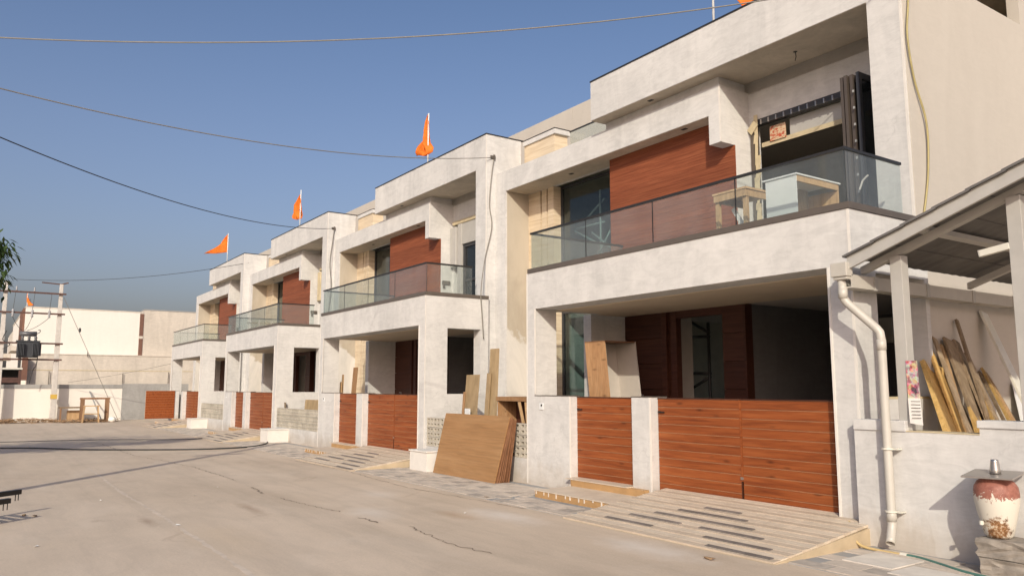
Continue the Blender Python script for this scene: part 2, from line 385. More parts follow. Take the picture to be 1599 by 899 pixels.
vg = N(t, 'TexVoronoi'); vg.inputs['Scale'].default_value = 55; t.links.new(mapped(t, 'pos'), vg.inputs['Vector'])
gs = ramp(t, vg.outputs['Distance'], [(0.05, 1.0), (0.17, 0.0)]); gm = ramp(t, noise(t, mapped(t, 'pos'), 1.1, 5, 0.65), [(0.48, 0.0), (0.66, 0.8)])
c = mix(t, mix(t, 1.0, gs, gm, 'MULTIPLY'), c, (0.27, 0.21, 0.155))
pa = noise(t, mapped(t, 'pos', (0.7, 1.1, 1)), 0.9, 6, 0.62, 0.8)
c = mix(t, ramp(t, pa, [(0.54, 0.0), (0.70, 0.30)]), c, (0.62, 0.53, 0.43))
# rusty brown stains, broken up
st = noise(t, mapped(t, 'pos', (1.3, 0.7, 1)), 0.8, 7, 0.72, 1.0)
c = mix(t, ramp(t, st, [(0.62, 0.0), (0.76, 0.55)]), c, (0.25, 0.165, 0.105))
# spilt white powder at known places
def spot(cx, cy, rx, ry, amt, col):
    global c
    v = N(t, 'NewGeometry').outputs['Position']
    mp = N(t, 'Mapping', vector_type='TEXTURE'); mp.inputs['Location'].default_value = (cx, cy, 0); mp.inputs['Scale'].default_value = (rx, ry, 100)
    t.links.new(v, mp.inputs['Vector']); ln = N(t, 'VectorMath', operation='LENGTH'); t.links.new(mp.outputs[0], ln.inputs[0])
    n2 = noise(t, mapped(t, 'pos'), 3.0, 7, 0.72); a2 = N(t, 'Math', operation='MULTIPLY_ADD'); a2.inputs[1].default_value = 1.6
    t.links.new(n2, a2.inputs[0]); t.links.new(ln.outputs['Value'], a2.inputs[2])
    f = N(t, 'MapRange'); f.inputs[1].default_value = 1.75; f.inputs[2].default_value = 0.75; f.inputs[3].default_value = 0; f.inputs[4].default_value = amt
    t.links.new(a2.outputs[0], f.inputs[0]); c = mix(t, f.outputs[0], c, col)
POW = (0.66, 0.60, 0.53)
spot(-7.9, 5.3, 0.9, 0.35, 0.8, POW); spot(-5.55, 5.35, 0.9, 0.35, 0.75, POW); spot(-10.5, 4.9, 0.6, 0.3, 0.4, POW)
spot(-9.0, 4.1, 0.7, 0.35, 0.5, POW); spot(-10.2, 3.0, 0.9, 0.12, 0.6, (0.24, 0.15, 0.09)); spot(-8.3, 4.85, 0.5, 0.2, 0.5, (0.36, 0.21, 0.10))
spot(-9.9, 1.75, 0.5, 0.10, 0.5, (0.22, 0.14, 0.09)); spot(-8.4, 2.2, 1.4, 0.5, 0.35, (0.50, 0.38, 0.24))
t.links.new(c, b.inputs['Base Color']); b.inputs['Roughness'].default_value = 0.82
bump(t, b, fine, 0.25, 0.006); M['street_concrete'] = ma
plain('crack_dark', (0.225, 0.175, 0.135), 0.9); plain('joint_pale', (0.56, 0.47, 0.38), 0.9, 0, 0.15)
g = MB()
for x0, x1 in ((-900, -45), (-45, 20), (20, 900)):
    for y0, y1 in ((-900, -12), (-12, 16), (16, 900)):
        v = [g.bm.verts.new(p) for p in ((x0, y0, 0), (x1, y0, 0), (x1, y1, 0), (x0, y1, 0))]; g.bm.faces.new(v)
bmesh.ops.remove_doubles(g.bm, verts=g.bm.verts, dist=0.001)
street = tag(g.build('street', 'street_concrete'), kind='structure')
def ribbon(name, mat, pts, w0, jag, parent, z=0.004, seg=0.12):
    mb = MB(); rnd = random.Random(len(pts)*31 + int(abs(pts[0][0])*10)); L = []
    for (ax, ay), (bx, by) in zip(pts, pts[1:]):
        n = max(1, int(math.hypot(bx-ax, by-ay)/seg))
        for k in range(n): L.append((ax+(bx-ax)*k/n, ay+(by-ay)*k/n))
    L.append(pts[-1]); prev = None
    for i, (x, y) in enumerate(L):
        q = L[min(i+1, len(L)-1)]; p = L[max(i-1, 0)]
        d = Vector((q[0]-p[0], q[1]-p[1], 0)).normalized(); nrm = Vector((-d.y, d.x, 0))
        o = rnd.uniform(-jag, jag); ww = w0*rnd.uniform(0.35, 1.5)
        a = mb.bm.verts.new(Vector((x, y, z)) + nrm*(o+ww/2)); b2 = mb.bm.verts.new(Vector((x, y, z)) + nrm*(o-ww/2))
        if prev: mb.bm.faces.new((prev[0], prev[1], b2, a))
        prev = (a, b2)
    return mb.build(name, mat, parent)
ribbon('pale_joint', 'joint_pale', [(-17, 1.93), (-12.7, 1.9), (-9.9, 1.96), (-8.1, 1.97), (-6.5, 1.97), (-4, 1.95)], 0.045, 0.012, street)
ribbon('crack', 'crack_dark', [(-24, 3.0), (-19.7, 3.1), (-16.2, 3.6), (-13.3, 3.68)], 0.014, 0.03, street)
for i, seg in enumerate(([(-12.3, 3.62), (-11.5, 3.56)], [(-10.9, 3.6), (-9.9, 3.70), (-9.3, 3.82)], [(-8.75, 3.84), (-8.3, 3.88)], [(-7.9, 4.05), (-6.8, 3.92), (-6.2, 4.02)])):
    ribbon('crack', 'crack_dark', seg, 0.026 if i in (0, 2) else 0.013, 0.03, street, seg=0.05)
ribbon('crack', 'crack_dark', [(-16.5, 5.6), (-14, 5.75), (-11, 5.55), (-8.2, 5.8)], 0.012, 0.02, street)

# ------------------------------------------------------------------ the house (built once, then copied along the street)
OX = -4.562
house = thing('house', 'nearest two-storey house with folded doors and furniture on its open balcony', 'house', (OX, 7.32, 0), 'row of two-storey houses along the street')
H = house
def hb(name, mat, *boxes, bevel=0.0, parent=None):
    mb = MB()
    for bx in boxes: mb.box(*bx)
    return mb.build(name, mat, parent or H, bevel=bevel)
XL, XR = -13.825, -4.667
# ground floor porch
MB().wall('x', -10.27, -4.562, 0, 3.33, 7.32, 7.75, [(-10.05, -4.82, -1, 2.743)]).build('porch_frame', 'white_plaster', H)
MB().wall('y', 7.75, 8.80, 0, 2.743, -4.82, -4.562, [(7.82, 8.60, 1.375, 2.69)]).build('porch_side_wall', 'white_plaster', H)
hb('balcony_slab', 'white_plaster', (-10.27, -4.562, 7.75, 8.80, 2.743, 3.33), (-10.27, -5.09, 8.80, 9.46, 2.743, 3.33))
hb('porch_floor', 'floor_tile', (-10.05, -4.82, 7.50, 9.46, 0, 0.19), (-10.27, -4.825, 9.46, 13.9, 0, 0.20))
hb('front_wall', 'white_plaster', (-10.05, -9.17, 7.314, 7.50, 0, 1.37))
hb('gate_pillar', 'white_plaster', (-7.85, -7.50, 7.314, 7.62, 0, 1.37))
hb('wall_cap', 'trim_metal', (-10.055, -9.165, 7.309, 7.505, 1.37, 1.382), (-7.855, -7.495, 7.309, 7.625, 1.37, 1.382))  # thin dark strips put in for the shadow line along the wall tops
hb('porch_wall', 'white_plaster', (-10.48, -10.28, 8.68, 9.56, 0, 2.743))
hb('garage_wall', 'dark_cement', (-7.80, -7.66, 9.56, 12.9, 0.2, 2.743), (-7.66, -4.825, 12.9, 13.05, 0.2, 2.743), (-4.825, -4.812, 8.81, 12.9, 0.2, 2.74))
hb('bell_plate', 'white_laminate', (-9.92, -9.82, 7.30, 7.314, 1.16, 1.26), bevel=0.004)
hb('bell_button', 'black_metal', (-9.87, -9.84, 7.294, 7.30, 1.215, 1.245))
# corner beads of white putty, a couple of millimetres proud
for bd in ((-4.586, -4.559, 7.317, 7.330, 0.02, 3.325), (-10.273, -10.245, 7.317, 7.33, 0.02, 3.325), (-10.06, -10.035, 7.312, 7.33, 1.40, 2.74),
   (-4.84, -4.815, 7.312, 7.33, 0.2, 2.74), (-4.69, -4.664, 8.797, 8.812, 3.35, 6.92), (-7.66, -7.632, 9.037, 9.05, 5.17, 6.05), (-9.19, -9.165, 7.309, 7.325, 0.01, 1.368), (-7.52, -7.495, 7.309, 7.325, 0.01, 1.368)):
    hb('corner_bead', 'bead_white', bd)
# upper floor
hb('side_wall', 'white_plaster', (-5.09, XR, 8.80, 14.0, 2.743, 6.22), (-4.81, XR, 8.80, 14.0, 0, 2.743))
hb('roof_fascia', 'white_plaster', (-10.35, XR, 8.80, 9.71, 6.22, 6.93))
hb('coping', 'rail_metal', (-10.36, XR+0.01, 8.79, 8.84, 6.93, 6.955), (XR-0.04, XR+0.01, 8.84, 9.78, 6.93, 6.955), (-10.36, XR-0.04, 9.66, 9.72, 6.93, 6.955))
hb('beam', 'white_plaster', (XL+0.003, -7.635, 9.04, 9.71, 5.625, 6.06))
hb('drop_box', 'white_plaster', (-7.86, -7.635, 9.04, 9.366, 5.165, 5.625))
hb('beam_neck', 'white_plaster', (-10.30, -7.70, 9.11, 9.71, 6.06, 6.22))
hb('partition', 'white_plaster', (-7.86, -7.635, 9.366, 9.71, 3.33, 5.625))
hb('roof_slab', 'cream_paint', (XL+0.003, XR-0.003, 9.71, 14.0, 6.03, 6.22))
MB().wall('x', -7.86, -5.09, 3.33, 6.22, 9.71, 9.87, [(-7.56, -5.10, 3.0, 5.585)]).build('upper_wall', 'white_plaster', H)
hb('upper_floor', 'interior_wall', (-10.27, -5.09, 9.46, 13.9, 2.743, 3.325), (XL+0.01, -10.27, 10.9, 13.9, 3.03, 3.325))
MB().wall('x', XL+0.01, -5.09, 0, 6.03, 13.9, 14.0, [(-9.25, -7.85, 0.2, 2.6)]).build('back_wall', 'interior_wall', H)  # unseen rear opening added to let sky light brighten the room behind the entrance
hb('inner_wall', 'interior_wall', (-10.45, -10.33, 9.87, 13.9, 3.325, 6.03), (-9.40, -9.30, 9.56, 10.10, 0.2, 2.743))
hb('court_pier', 'half_painted_plaster', (XL+0.003, -13.44, 9.08, 9.71, 0, 5.625))
hb('pier_front', 'white_plaster', (XL+0.003, -13.44, 9.04, 9.08, 0, 5.625))
# travertine strips beside the tall window
for a, b2, d in ((-13.44, -13.02, 9.64), (-12.96, -12.80, 9.64), (-12.74, -12.55, 9.63)):
    hb('stone_panel', 'travertine', (a, b2, d, 9.90, 0, 5.625))
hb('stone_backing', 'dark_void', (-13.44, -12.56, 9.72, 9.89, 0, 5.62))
# tall window
wf = hb('window', 'window_frame', (-12.55, -12.50, 9.82, 9.88, 0.2, 5.625), (-10.53, -10.47, 9.82, 9.88, 0.2, 5.625), (-12.50, -10.53, 9.82, 9.88, 2.98, 3.08), (-12.50, -10.53, 9.82, 9.88, 5.58, 5.625), (-12.50, -10.53, 9.82, 9.88, 0.2, 0.25))
hb('pane', 'window_glass', (-12.50, -10.53, 9.845, 9.855, 3.08, 5.58), parent=wf)
hb('pane', 'window_glass', (-12.50, -10.53, 9.845, 9.855, 0.25, 2.98), parent=wf)
hb('cladding_core', 'white_plaster', (-10.47, -7.86, 9.385, 9.71, 3.33, 5.625), (-10.47, -10.28, 9.56, 9.71, 0.0, 3.33))
clad = hb('cladding', 'dark_wood', (-10.472, -7.64, 9.366, 9.383, 3.33, 5.622))
nb = 26; bh = 2.292/nb
b0 = MB().box(-10.475, -7.637, 9.338, 9.3655, 3.33+0.0012, 3.33+bh-0.0012).build('board', 'upper_red_wood', clad, loc=(-9.056, 9.35, 3.33+bh/2))
for k in range(1, nb): piece(b0, (-9.056, 9.35, 3.33+bh*(k+0.5)), clad)
# entrance
dw = hb('entrance_panel', 'dark_wood', (-10.28, -9.37, 9.50, 9.56, 0.2, 2.743))
nb = 6; bh = 2.54/nb
b0 = MB().box(-10.275, -9.375, 9.455, 9.497, 0.2+0.004, 0.2+bh-0.004).build('board', 'dark_wood', dw, loc=(-9.825, 9.47, 0.2+bh/2), bevel=0.004)
for k in range(1, nb): piece(b0, (-9.825, 9.47, 0.2+bh*(k+0.5)), dw)
hb('door_handle', 'brushed_steel', (-9.95, -9.83, 9.425, 9.452, 1.36, 1.385), (-9.855, -9.83, 9.425, 9.452, 1.32, 1.36), bevel=0.004)
hb('door_frame', 'dark_wood', (-9.37, -9.26, 9.43, 9.56, 0.2, 2.743), (-9.26, -9.17, 9.49, 9.56, 0.2, 2.743), (-9.17, -9.04, 9.44, 9.56, 0.2, 2.743), (-9.04, -8.09, 9.45, 9.56, 2.62, 2.743), bevel=0.004)
ej = hb('entrance_jamb', 'dark_wood', (-8.09, -7.68, 9.49, 9.56, 0.2, 2.743))
b0 = MB().box(-8.088, -7.682, 9.45, 9.487, 0.2+0.003, 0.2+bh-0.003).build('board', 'dark_wood', ej, loc=(-7.885, 9.47, 0.2+bh/2), bevel=0.004)
for k in range(1, nb): piece(b0, (-7.885, 9.47, 0.2+bh*(k+0.5)), ej)
hb('wall_end_trim', 'dark_wood', (-7.68, -7.64, 9.44, 9.60, 0.2, 2.743))
# balcony railing
br = hb('balcony_railing', 'trim_metal', (-10.23, -4.545, 7.305, 7.40, 3.332, 3.40), (-4.625, -4.545, 7.40, 8.797, 3.332, 3.40), (-10.23, -10.15, 7.40, 9.60, 3.332, 3.40))
hb('top_rail', 'rail_metal', (-10.19, -4.575, 7.33, 7.365, 3.965, 3.995), (-4.61, -4.575, 7.365, 8.42, 3.965, 3.995), (-10.19, -10.155, 7.365, 9.6, 3.965, 3.995), parent=br)
for a, b2 in ((-10.172, -8.80), (-8.79, -7.41), (-7.40, -6.025), (-6.015, -4.592)):
    hb('glass_panel', 'rail_glass', (a, b2, 7.342, 7.352, 3.395, 3.965), parent=br)
hb('glass_panel', 'rail_glass', (-4.598, -4.588, 7.356, 8.41, 3.395, 3.965), parent=br)
hb('glass_panel', 'rail_glass', (-10.178, -10.168, 7.356, 8.45, 3.395, 3.965), parent=br)
hb('glass_panel', 'rail_glass', (-10.178, -10.168, 8.46, 9.6, 3.395, 3.965), parent=br)
hb('corner_post', 'black_metal', (-4.605, -4.59, 7.353, 7.358, 3.395, 3.965), (-8.80, -8.79, 7.342, 7.352, 3.395, 3.965), (-7.41, -7.40, 7.342, 7.352, 3.395, 3.965), (-6.025, -6.015, 7.342, 7.352, 3.395, 3.965), parent=br)
hb('porch_ceiling', 'soffit_bounce', (-10.045, -4.825, 7.755, 8.795, 2.735, 2.743), (-10.27, -5.095, 8.795, 9.43, 2.735, 2.743))
hb('soffit', 'soffit_tan', (-10.34, -5.095, 8.81, 9.10, 6.212, 6.22), (-7.69, -5.095, 9.10, 9.70, 6.212, 6.22))
hb('soffit', 'soffit_tan', (-13.43, -7.865, 9.05, 9.335, 5.618, 5.625), (-13.43, -10.48, 9.335, 9.60, 5.618, 5.625))
# recessed downlights
for x, y, z in ((-9.0, 8.95, 6.22), (-8.48, 9.17, 5.625), (-11.58, 9.33, 5.625)):
    hb('downlight', 'black_metal', (x-0.05, x+0.05, y-0.03, y+0.03, z-0.014, z-0.006))
# terrace parapet and set-back top storey
hb('terrace_wall', 'travertine', (XL+0.01, -12.72, 9.80, 10.15, 6.06, 6.84))
hb('terrace_coping', 'white_plaster', (XL+0.003, -12.66, 9.765, 10.19, 6.82, 6.925))
hb('terrace_edge', 'rail_metal', (XL+0.003, -12.65, 9.755, 9.79, 6.925, 6.94), (-12.685, -12.65, 9.79, 10.2, 6.925, 6.94))
tg = hb('terrace_railing', 'rail_metal', (-12.66, -10.30, 10.16, 10.19, 6.90, 6.925))
hb('glass_panel', 'rail_glass', (-12.65, -11.49, 10.17, 10.18, 6.25, 6.90), (-11.48, -10.32, 10.17, 10.18, 6.25, 6.90), parent=tg)
MB().wall('x', XL+0.003, XR-0.006, 6.22, 8.03, 11.2, 11.35, []).build('top_storey_wall', 'cream_paint', H)
hb('top_storey_roof', 'cream_paint', (XL+0.003, XR-0.006, 11.35, 14.5, 7.85, 8.03))
# steps, landing and ramp in front of the gates
hb('step_riser', 'tan_tile', (-9.05, -7.55, 7.215, 7.45, 0.10, 0.188))
hb('step_tread', 'pale_tile', (-9.165, -7.855, 7.205, 7.48, 0.188, 0.20))
hb('landing_riser', 'tan_tile', (-9.0, -7.40, 6.545, 7.20, 0, 0.088))
hb('landing_tread', 'pale_tile', (-9.01, -7.40, 6.535, 7.31, 0.088, 0.10), bevel=0.003)
mb = MB(); rnd = random.Random(3)
for k in range(11):
    x = -8.95 + k*0.15 + rnd.uniform(-0.04, 0.04); h = rnd.uniform(0.02, 0.06)
    mb.box(x, x+rnd.uniform(0.008, 0.02), 6.536, 6.5445, 0.088-h, 0.0875)
tag(mb.build('mortar_drip', 'mortar', H), kind='stuff')
rmp = MB()
X0, X1 = -7.38, -4.45
def rz(y): return max(0.0, 0.19*(y-5.74)/1.5)
rmp.hull8([(X0, 5.74, -0.01), (X0, 5.74, 0.0), (X0, 7.44, -0.01), (X0, 7.44, 0.185), (X1, 5.74, -0.01), (X1, 5.74, 0.0), (X1, 7.44, -0.01), (X1, 7.44, 0.185)])
ramp_o = rmp.build('driveway_ramp', 'sand_tile', H)
# rows of ribbed tiles, each row tilted so that its lower edge stands proud
rows = [5.76 + 0.105*k for k in range(16)]
def tile_mesh(ln, kind):
    mb = MB(); d = 0.1; e = 0.012
    z0, z1 = rz(5.76)+0.006, rz(5.86)+0.006
    lift = 0.010 if kind == 'ridge' else 0.004
    mb.hull8([(0, 0, z0-0.02), (0, 0, z0+lift), (0, d, z1-0.02), (0, d, z1+0.002), (ln, 0, z0-0.02), (ln, 0, z0+lift), (ln, d, z1-0.02), (ln, d, z1+0.002)])
    return mb
nt5 = 5; ln = (X1-X0-0.02)/nt5
proto = {}
for k, y in enumerate(rows):
    kind = 'ridge' if k % 2 == 0 else 'flat'
    for j in range(nt5):
        pos = (X0+0.01+j*ln, y, rz(y)-rz(5.76))
        if kind not in proto:
            o = tile_mesh(ln-0.004, kind).build('ramp_tile', 'ridge_tile' if kind == 'ridge' else 'pale_tile', ramp_o)
            o.data.transform(Matrix.Translation(Vector(ramp_o['_o']))); o.location = Vector(pos)-Vector(ramp_o['_o']); o['_o'] = pos; proto[kind] = o
        else: piece(proto[kind], pos, ramp_o)
for y, a, b2 in ((6.90, -6.24, -5.74), (6.69, -6.44, -5.49), (6.47, -6.59, -5.23), (6.26, -6.78, -6.01), (6.26, -5.74, -4.96), (6.03, -6.93, -6.2), (6.03, -5.48, -4.69), (5.83, -5.27, -4.53)):
    z = rz(y)+0.019
    mb = MB(); mb.hull8([(a, y-0.027, z-0.03), (a, y-0.027, z-0.0034), (a, y+0.027, z-0.03), (a, y+0.027, z+0.0034), (b2, y-0.027, z-0.03), (b2, y-0.027, z-0.0034), (b2, y+0.027, z-0.03), (b2, y+0.027, z+0.0034)])
    mb.build('inlay_strip', 'inlay_grey', ramp_o)
# gates: boards on a steel leaf
def gate(name, label, leaves, group, xoff=0):
    g0 = thing(name, label, 'gate', (leaves[0][0], 7.45, 0.17), group)
    for (a, b2) in leaves:
        lf = MB().box(a, b2, 7.4535, 7.50, 0.172, 1.352).build('gate_leaf', 'joint_tan', g0)
        n = 11; h = 1.18/n
        bo = MB().box(a+0.002, b2-0.002, 7.445, 7.453, 0.172+0.004, 0.172+h-0.004).build('board', 'red_wood', lf, loc=((a+b2)/2, 7.46, 0.172+h/2))
        for k in range(1, n): piece(bo, ((a+b2)/2, 7.46, 0.172+h*(k+0.5)), lf)
        MB().box(b2, b2+0.004, 7.4445, 7.501, 0.172, 1.352).build('edge_strip', 'dark_wood', lf)
        MB().box(a-0.001, b2+0.0045, 7.44, 7.503, 1.353, 1.366).build('edge_strip', 'dark_wood', lf)
    return g0
dgate = gate('driveway_gate', 'two wide driveway gates of reddish planks in front of the nearest house', ((-7.49, -6.165), (-6.135, -4.90)), 'driveway gates of the row houses')
lf = dgate.children[0]
MB().box(-7.48, -7.44, 7.432, 7.449, 1.17, 1.195).box(-7.455, -7.36, 7.42, 7.432, 1.175, 1.19).build('handle', 'black_metal', dgate)
MB().box(-6.163, -6.137, 7.441, 7.452, 0.42, 1.35).build('meeting_strip', 'red_wood', dgate)
MB().box(-6.172, -6.128, 7.49, 7.50, 0.172, 0.42).build('gap_shade', 'black_metal', dgate)
MB().box(-6.17, -6.13, 7.435, 7.45, 0.44, 0.47).build('latch', 'brushed_steel', dgate)
MB().box(-4.90, -4.885, 7.455, 7.50, 0.172, 1.352).build('edge_strip', 'dark_wood', dgate)
sgate = gate('pedestrian_gate', 'narrow plank gate above the step of the nearest house', ((-9.165, -7.99),), 'small plank gates beside the driveways')
MB().box(-9.15, -9.11, 7.432, 7.449, 1.17, 1.195).box(-9.12, -9.03, 7.42, 7.432, 1.175, 1.19).build('handle', 'black_metal', sgate)
MB().box(-7.99, -7.975, 7.455, 7.50, 0.172, 1.352).build('edge_strip', 'dark_wood', sgate)
# planter court between two houses
ct = thing('court_wall', 'low white wall with hollow block screen between the nearest two houses', 'garden wall', (-13.72, 7.36, 0), 'low walls with hollow block screens')
MB().box(-13.715, -10.275, 7.36, 7.50, 0, 0.38).build('wall', 'white_plaster', ct)
MB().box(-13.25, -12.60, 6.78, 7.36, 0, 0.35).build('planter_block', 'bead_white', ct)
MB().box(-13.27, -12.58, 6.76, 7.36, 0.35, 0.375).build('planter_cap', 'bead_white', ct, bevel=0.004)
nbx, nbz = 13, 3
bw, bh = 3.43/nbx, 0.55/nbz
hbk = MB().wall('x', 0, bw-0.008, 0, bh-0.006, 0, 0.08, [(0.03, 0.108, 0.022, 0.070), (0.148, 0.226, 0.022, 0.070), (0.03, 0.108, 0.108, 0.160), (0.148, 0.226, 0.108, 0.160)])
first = None
for j in range(nbz):
    for i in range(nbx):
        pos = (-13.71+i*bw, 7.375, 0.382+j*bh)
        if first is None:
            first = hbk.build('hollow_block', 'hollow_block', ct); first.data.transform(Matrix.Translation(Vector(ct['_o'])))
            first.location = Vector(pos)-Vector(ct['_o']); first['_o'] = pos
        else: piece(first, pos, ct)
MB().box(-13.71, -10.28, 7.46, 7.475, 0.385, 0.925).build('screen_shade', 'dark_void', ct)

# copies down the street
H_LABELS = ['', 'second two-storey house from the right, with plywood leaning beside its porch', 'third two-storey house along the row, under the bunched orange flag', 'farthest two-storey house of the row, under the triangular spread orange flag']
ORD = ['', 'second', 'third', 'farthest']
for i in (1, 2, 3):
    dx = -PITCHX*i
    c = copy_tree(house); shift_tree(c, dx); c['label'] = H_LABELS[i]
    c = copy_tree(dgate); shift_tree(c, dx); c['label'] = 'reddish plank driveway gates of the %s house %s' % (ORD[i], 'from the right' if i < 3 else 'of the row')
    if i < 3:
        c = copy_tree(sgate); shift_tree(c, dx); c['label'] = 'narrow plank gate above the step of the %s house from the right' % ORD[i]
        c = copy_tree(ct); shift_tree(c, dx); c['label'] = 'low white wall with hollow blocks between the %s and %s houses' % (ORD[i], ['', 'third', 'farthest'][i])
# the farthest house's small gate stands swung open towards the street
x0 = -9.165-3*PITCHX
og = thing('pedestrian_gate', 'small plank gate of the farthest house standing swung open to the street', 'gate', (x0, 7.30, 0.2), 'small plank gates beside the driveways')
lf = MB().box(x0-0.03, x0, 6.16, 7.32, 0.20, 1.38).build('gate_leaf', 'joint_tan', og)
for k in range(11):
    h = 1.18/11
    MB().box(x0+0.001, x0+0.024, 6.162, 7.318, 0.20+h*k+0.003, 0.20+h*(k+1)-0.003).build('board', 'red_wood', lf, loc=(x0, 6.74, 0.2+h*(k+0.5)))
tag(MB().box(-41.35, -41.20, 9.08, 14, 0, 6.0).build('end_wall', 'white_plaster', origin=(-41.3, 9.08, 0)), 'plain white end wall at the far end of the house row', 'wall')

# ------------------------------------------------------------------ what sets single houses apart
# nearest house: cream gable, room behind a side opening on the roof
MB().box(XR, XR+0.008, 8.83, 16, 0, 6.22).box(XR, XR+0.008, 8.83, 9.80, 6.22, 6.92).build('gable_wall', 'cream_paint', H)
MB().wall('y', 9.80, 16, 6.22, 8.03, XR-0.15, XR+0.008, [(10.6, 11.98, 6.62, 7.36)]).build('gable_wall', 'cream_paint', H)
hb('roof_room', 'soffit_tan', (-5.9, XR-0.15, 10.4, 14, 7.36, 7.50), (-6.0, -5.9, 10.4, 14, 6.22, 7.5), (-5.9, XR-0.15, 13.8, 13.9, 6.22, 7.36), (-5.9, XR-0.15, 10.4, 10.5, 6.22, 7.36))
for nm in ('porch_side_wall', 'top_storey_wall'):
    bpy.data.objects.remove([o for o in H.children if o.name.startswith(nm)][0])
MB().wall('x', XL+0.003, -6.05, 6.22, 8.03, 11.2, 11.35, []).build('top_storey_wall', 'cream_paint', H)
MB().wall('y', 7.75, 8.80, 0, 2.743, -4.82, -4.562, [(7.60, 8.72, 1.375, 2.69)]).build('porch_side_wall', 'white_plaster', H)
# folded glass doors of the nearest house
fd = hb('door_head', 'window_frame', (-7.56, -5.10, 9.69, 9.80, 5.50, 5.583))
mb = MB()
for k in range(11): mb.box(-7.40+k*0.135, -7.385+k*0.135, 9.675, 9.689, 5.49, 5.56)
tag(mb.build('head_clip', 'brushed_steel', H), kind='stuff')
hb('shutter_board', 'cream_steel', (-7.0, -5.10, 9.84, 9.90, 5.24, 5.49))
hb('shutter_strip', 'packing_tan', (-7.5, -5.10, 9.82, 9.835, 5.17, 5.24))
ma, t, b = nodes_mat('printed_wrap')
c = ramp(t, noise(t, mapped(t, 'pos', (1, 1, 2.5)), 22, 3, 0.6), [(0.42, (0.42, 0.07, 0.03)), (0.52, (0.55, 0.43, 0.28))])
t.links.new(c, b.inputs['Base Color']); M['printed_wrap'] = ma
hb('printed_wrap', 'printed_wrap', (-7.33, -7.05, 9.80, 9.815, 5.22, 5.45))
hb('door_jamb', 'bronze_frame', (-7.60, -7.53, 9.68, 9.80, 3.33, 5.52))
mb = MB(); rnd = random.Random(5)
zz = 3.4
while zz < 5.4:
    h = rnd.uniform(0.1, 0.3); a = rnd.uniform(0, 0.03)
    mb.beam((-7.50+a, 9.67, zz), (-7.49+rnd.uniform(0, 0.05), 9.66, zz+h), 0.07+rnd.uniform(-0.03, 0.03), 0.006, (0, 1, 0)); zz += h*0.8
mb.beam((-7.60, 9.66, 5.40), (-7.46, 9.64, 5.52), 0.12, 0.01, (0, 1, 0))
mb.build('torn_wrap', 'packing_tan', H)
for k, x in enumerate((-5.70, -5.635, -5.57, -5.47)):
    y0 = 9.10 + (0.02, 0.0, 0.03, 0.01)[k]
    lf = MB().wall('y', y0, y0+0.60, 3.36, 5.52, x, x+0.042, [(y0+0.06, y0+0.54, 3.44, 5.44)]).build('folded_leaf', 'bronze_frame' if k < 3 else 'window_frame', H)
    MB().box(x+0.016, x+0.026, y0+0.06, y0+0.54, 3.44, 5.44).build('pane', 'door_glass', lf)
mb = MB()
for k in range(9): mb.box(-5.515, -5.495, 9.085, 9.10, 3.5+k*0.22, 3.53+k*0.22)
tag(mb.build('leaf_hinge', 'steel_pipe', H), kind='stuff')
mb = MB(); mb.tube([(-5.44, 9.0, 3.95), (-5.38, 8.98, 4.05), (-5.30, 8.97, 4.1)], 0.012, 6); mb.build('torn_wrap', 'paper', H)
# wire stub under the balcony soffit
MB().lathe([(0.03, 6.21), (0.03, 6.222)], -6.47, 9.30, 10).tube([(-6.47, 9.30, 6.215), (-6.46, 9.30, 6.14), (-6.48, 9.30, 6.08)], 0.006, 5).build('wire_stub', 'black_metal', H)
# meter box inside the porch, seen through its side opening
hb('meter_box', 'white_plastic', (-7.52, -7.28, 12.80, 12.899, 2.25, 2.68), bevel=0.01)
hb('opening_sill', 'packing_tan', (-4.80, -4.58, 7.77, 8.70, 1.376, 1.40))
# the other houses: closed dark door, white shutter box, wrapped jamb and a lamp bracket
houses = [o for o in bpy.data.objects if o.get('category') == 'house']
def variant(i):
    hh = houses[i]; d = -PITCHX*i; off = Vector(hh.location); hh['_o'] = tuple(off)
    def put(name, mat, *bxs, bevel=0.0, parent=None):
        mb = MB()
        for x0, x1, *r in bxs: mb.box(x0+d, x1+d, *r)
        return mb.build(name, mat, parent or hh, bevel=bevel)
    put('shutter_box', 'cream_steel', (-7.12, -5.10, 9.66, 9.80, 4.98, 5.50))
    put('door_jamb', 'cream_steel', (-7.30, -7.12, 9.64, 9.78, 3.34, 5.50), bevel=0.008)
    put('wrapped_jamb', 'packing_tan' if i > 1 else 'cream_steel', (-7.60, -7.32, 9.60, 9.75, 4.45, 5.45), bevel=0.02)
    put('head_wrap', 'packing_tan', (-7.55, -5.3, 9.63, 9.70, 5.50, 5.60), bevel=0.02)
    f = put('balcony_door', 'window_frame', (-7.12, -7.04, 9.70, 9.78, 3.34, 4.98), (-6.1, -6.02, 9.70, 9.78, 3.34, 4.98), (-7.04, -6.1, 9.70, 9.78, 4.05, 4.10), (-7.04, -6.1, 9.70, 9.78, 4.90, 4.98))
    put('pane', 'door_glass', (-7.04, -6.1, 9.735, 9.745, 3.34, 4.90), parent=f)
    put('lamp_bracket', 'trim_metal', (-7.628, -7.60, 9.40, 9.62, 4.02, 4.12), (-7.628, -7.58, 9.42, 9.46, 3.94, 4.02), bevel=0.004)
    if i == 1:
        put('door_box', 'packing_tan', (-7.52, -7.15, 9.40, 9.60, 3.34, 3.72), bevel=0.01)
for i in (1, 2, 3): variant(i)

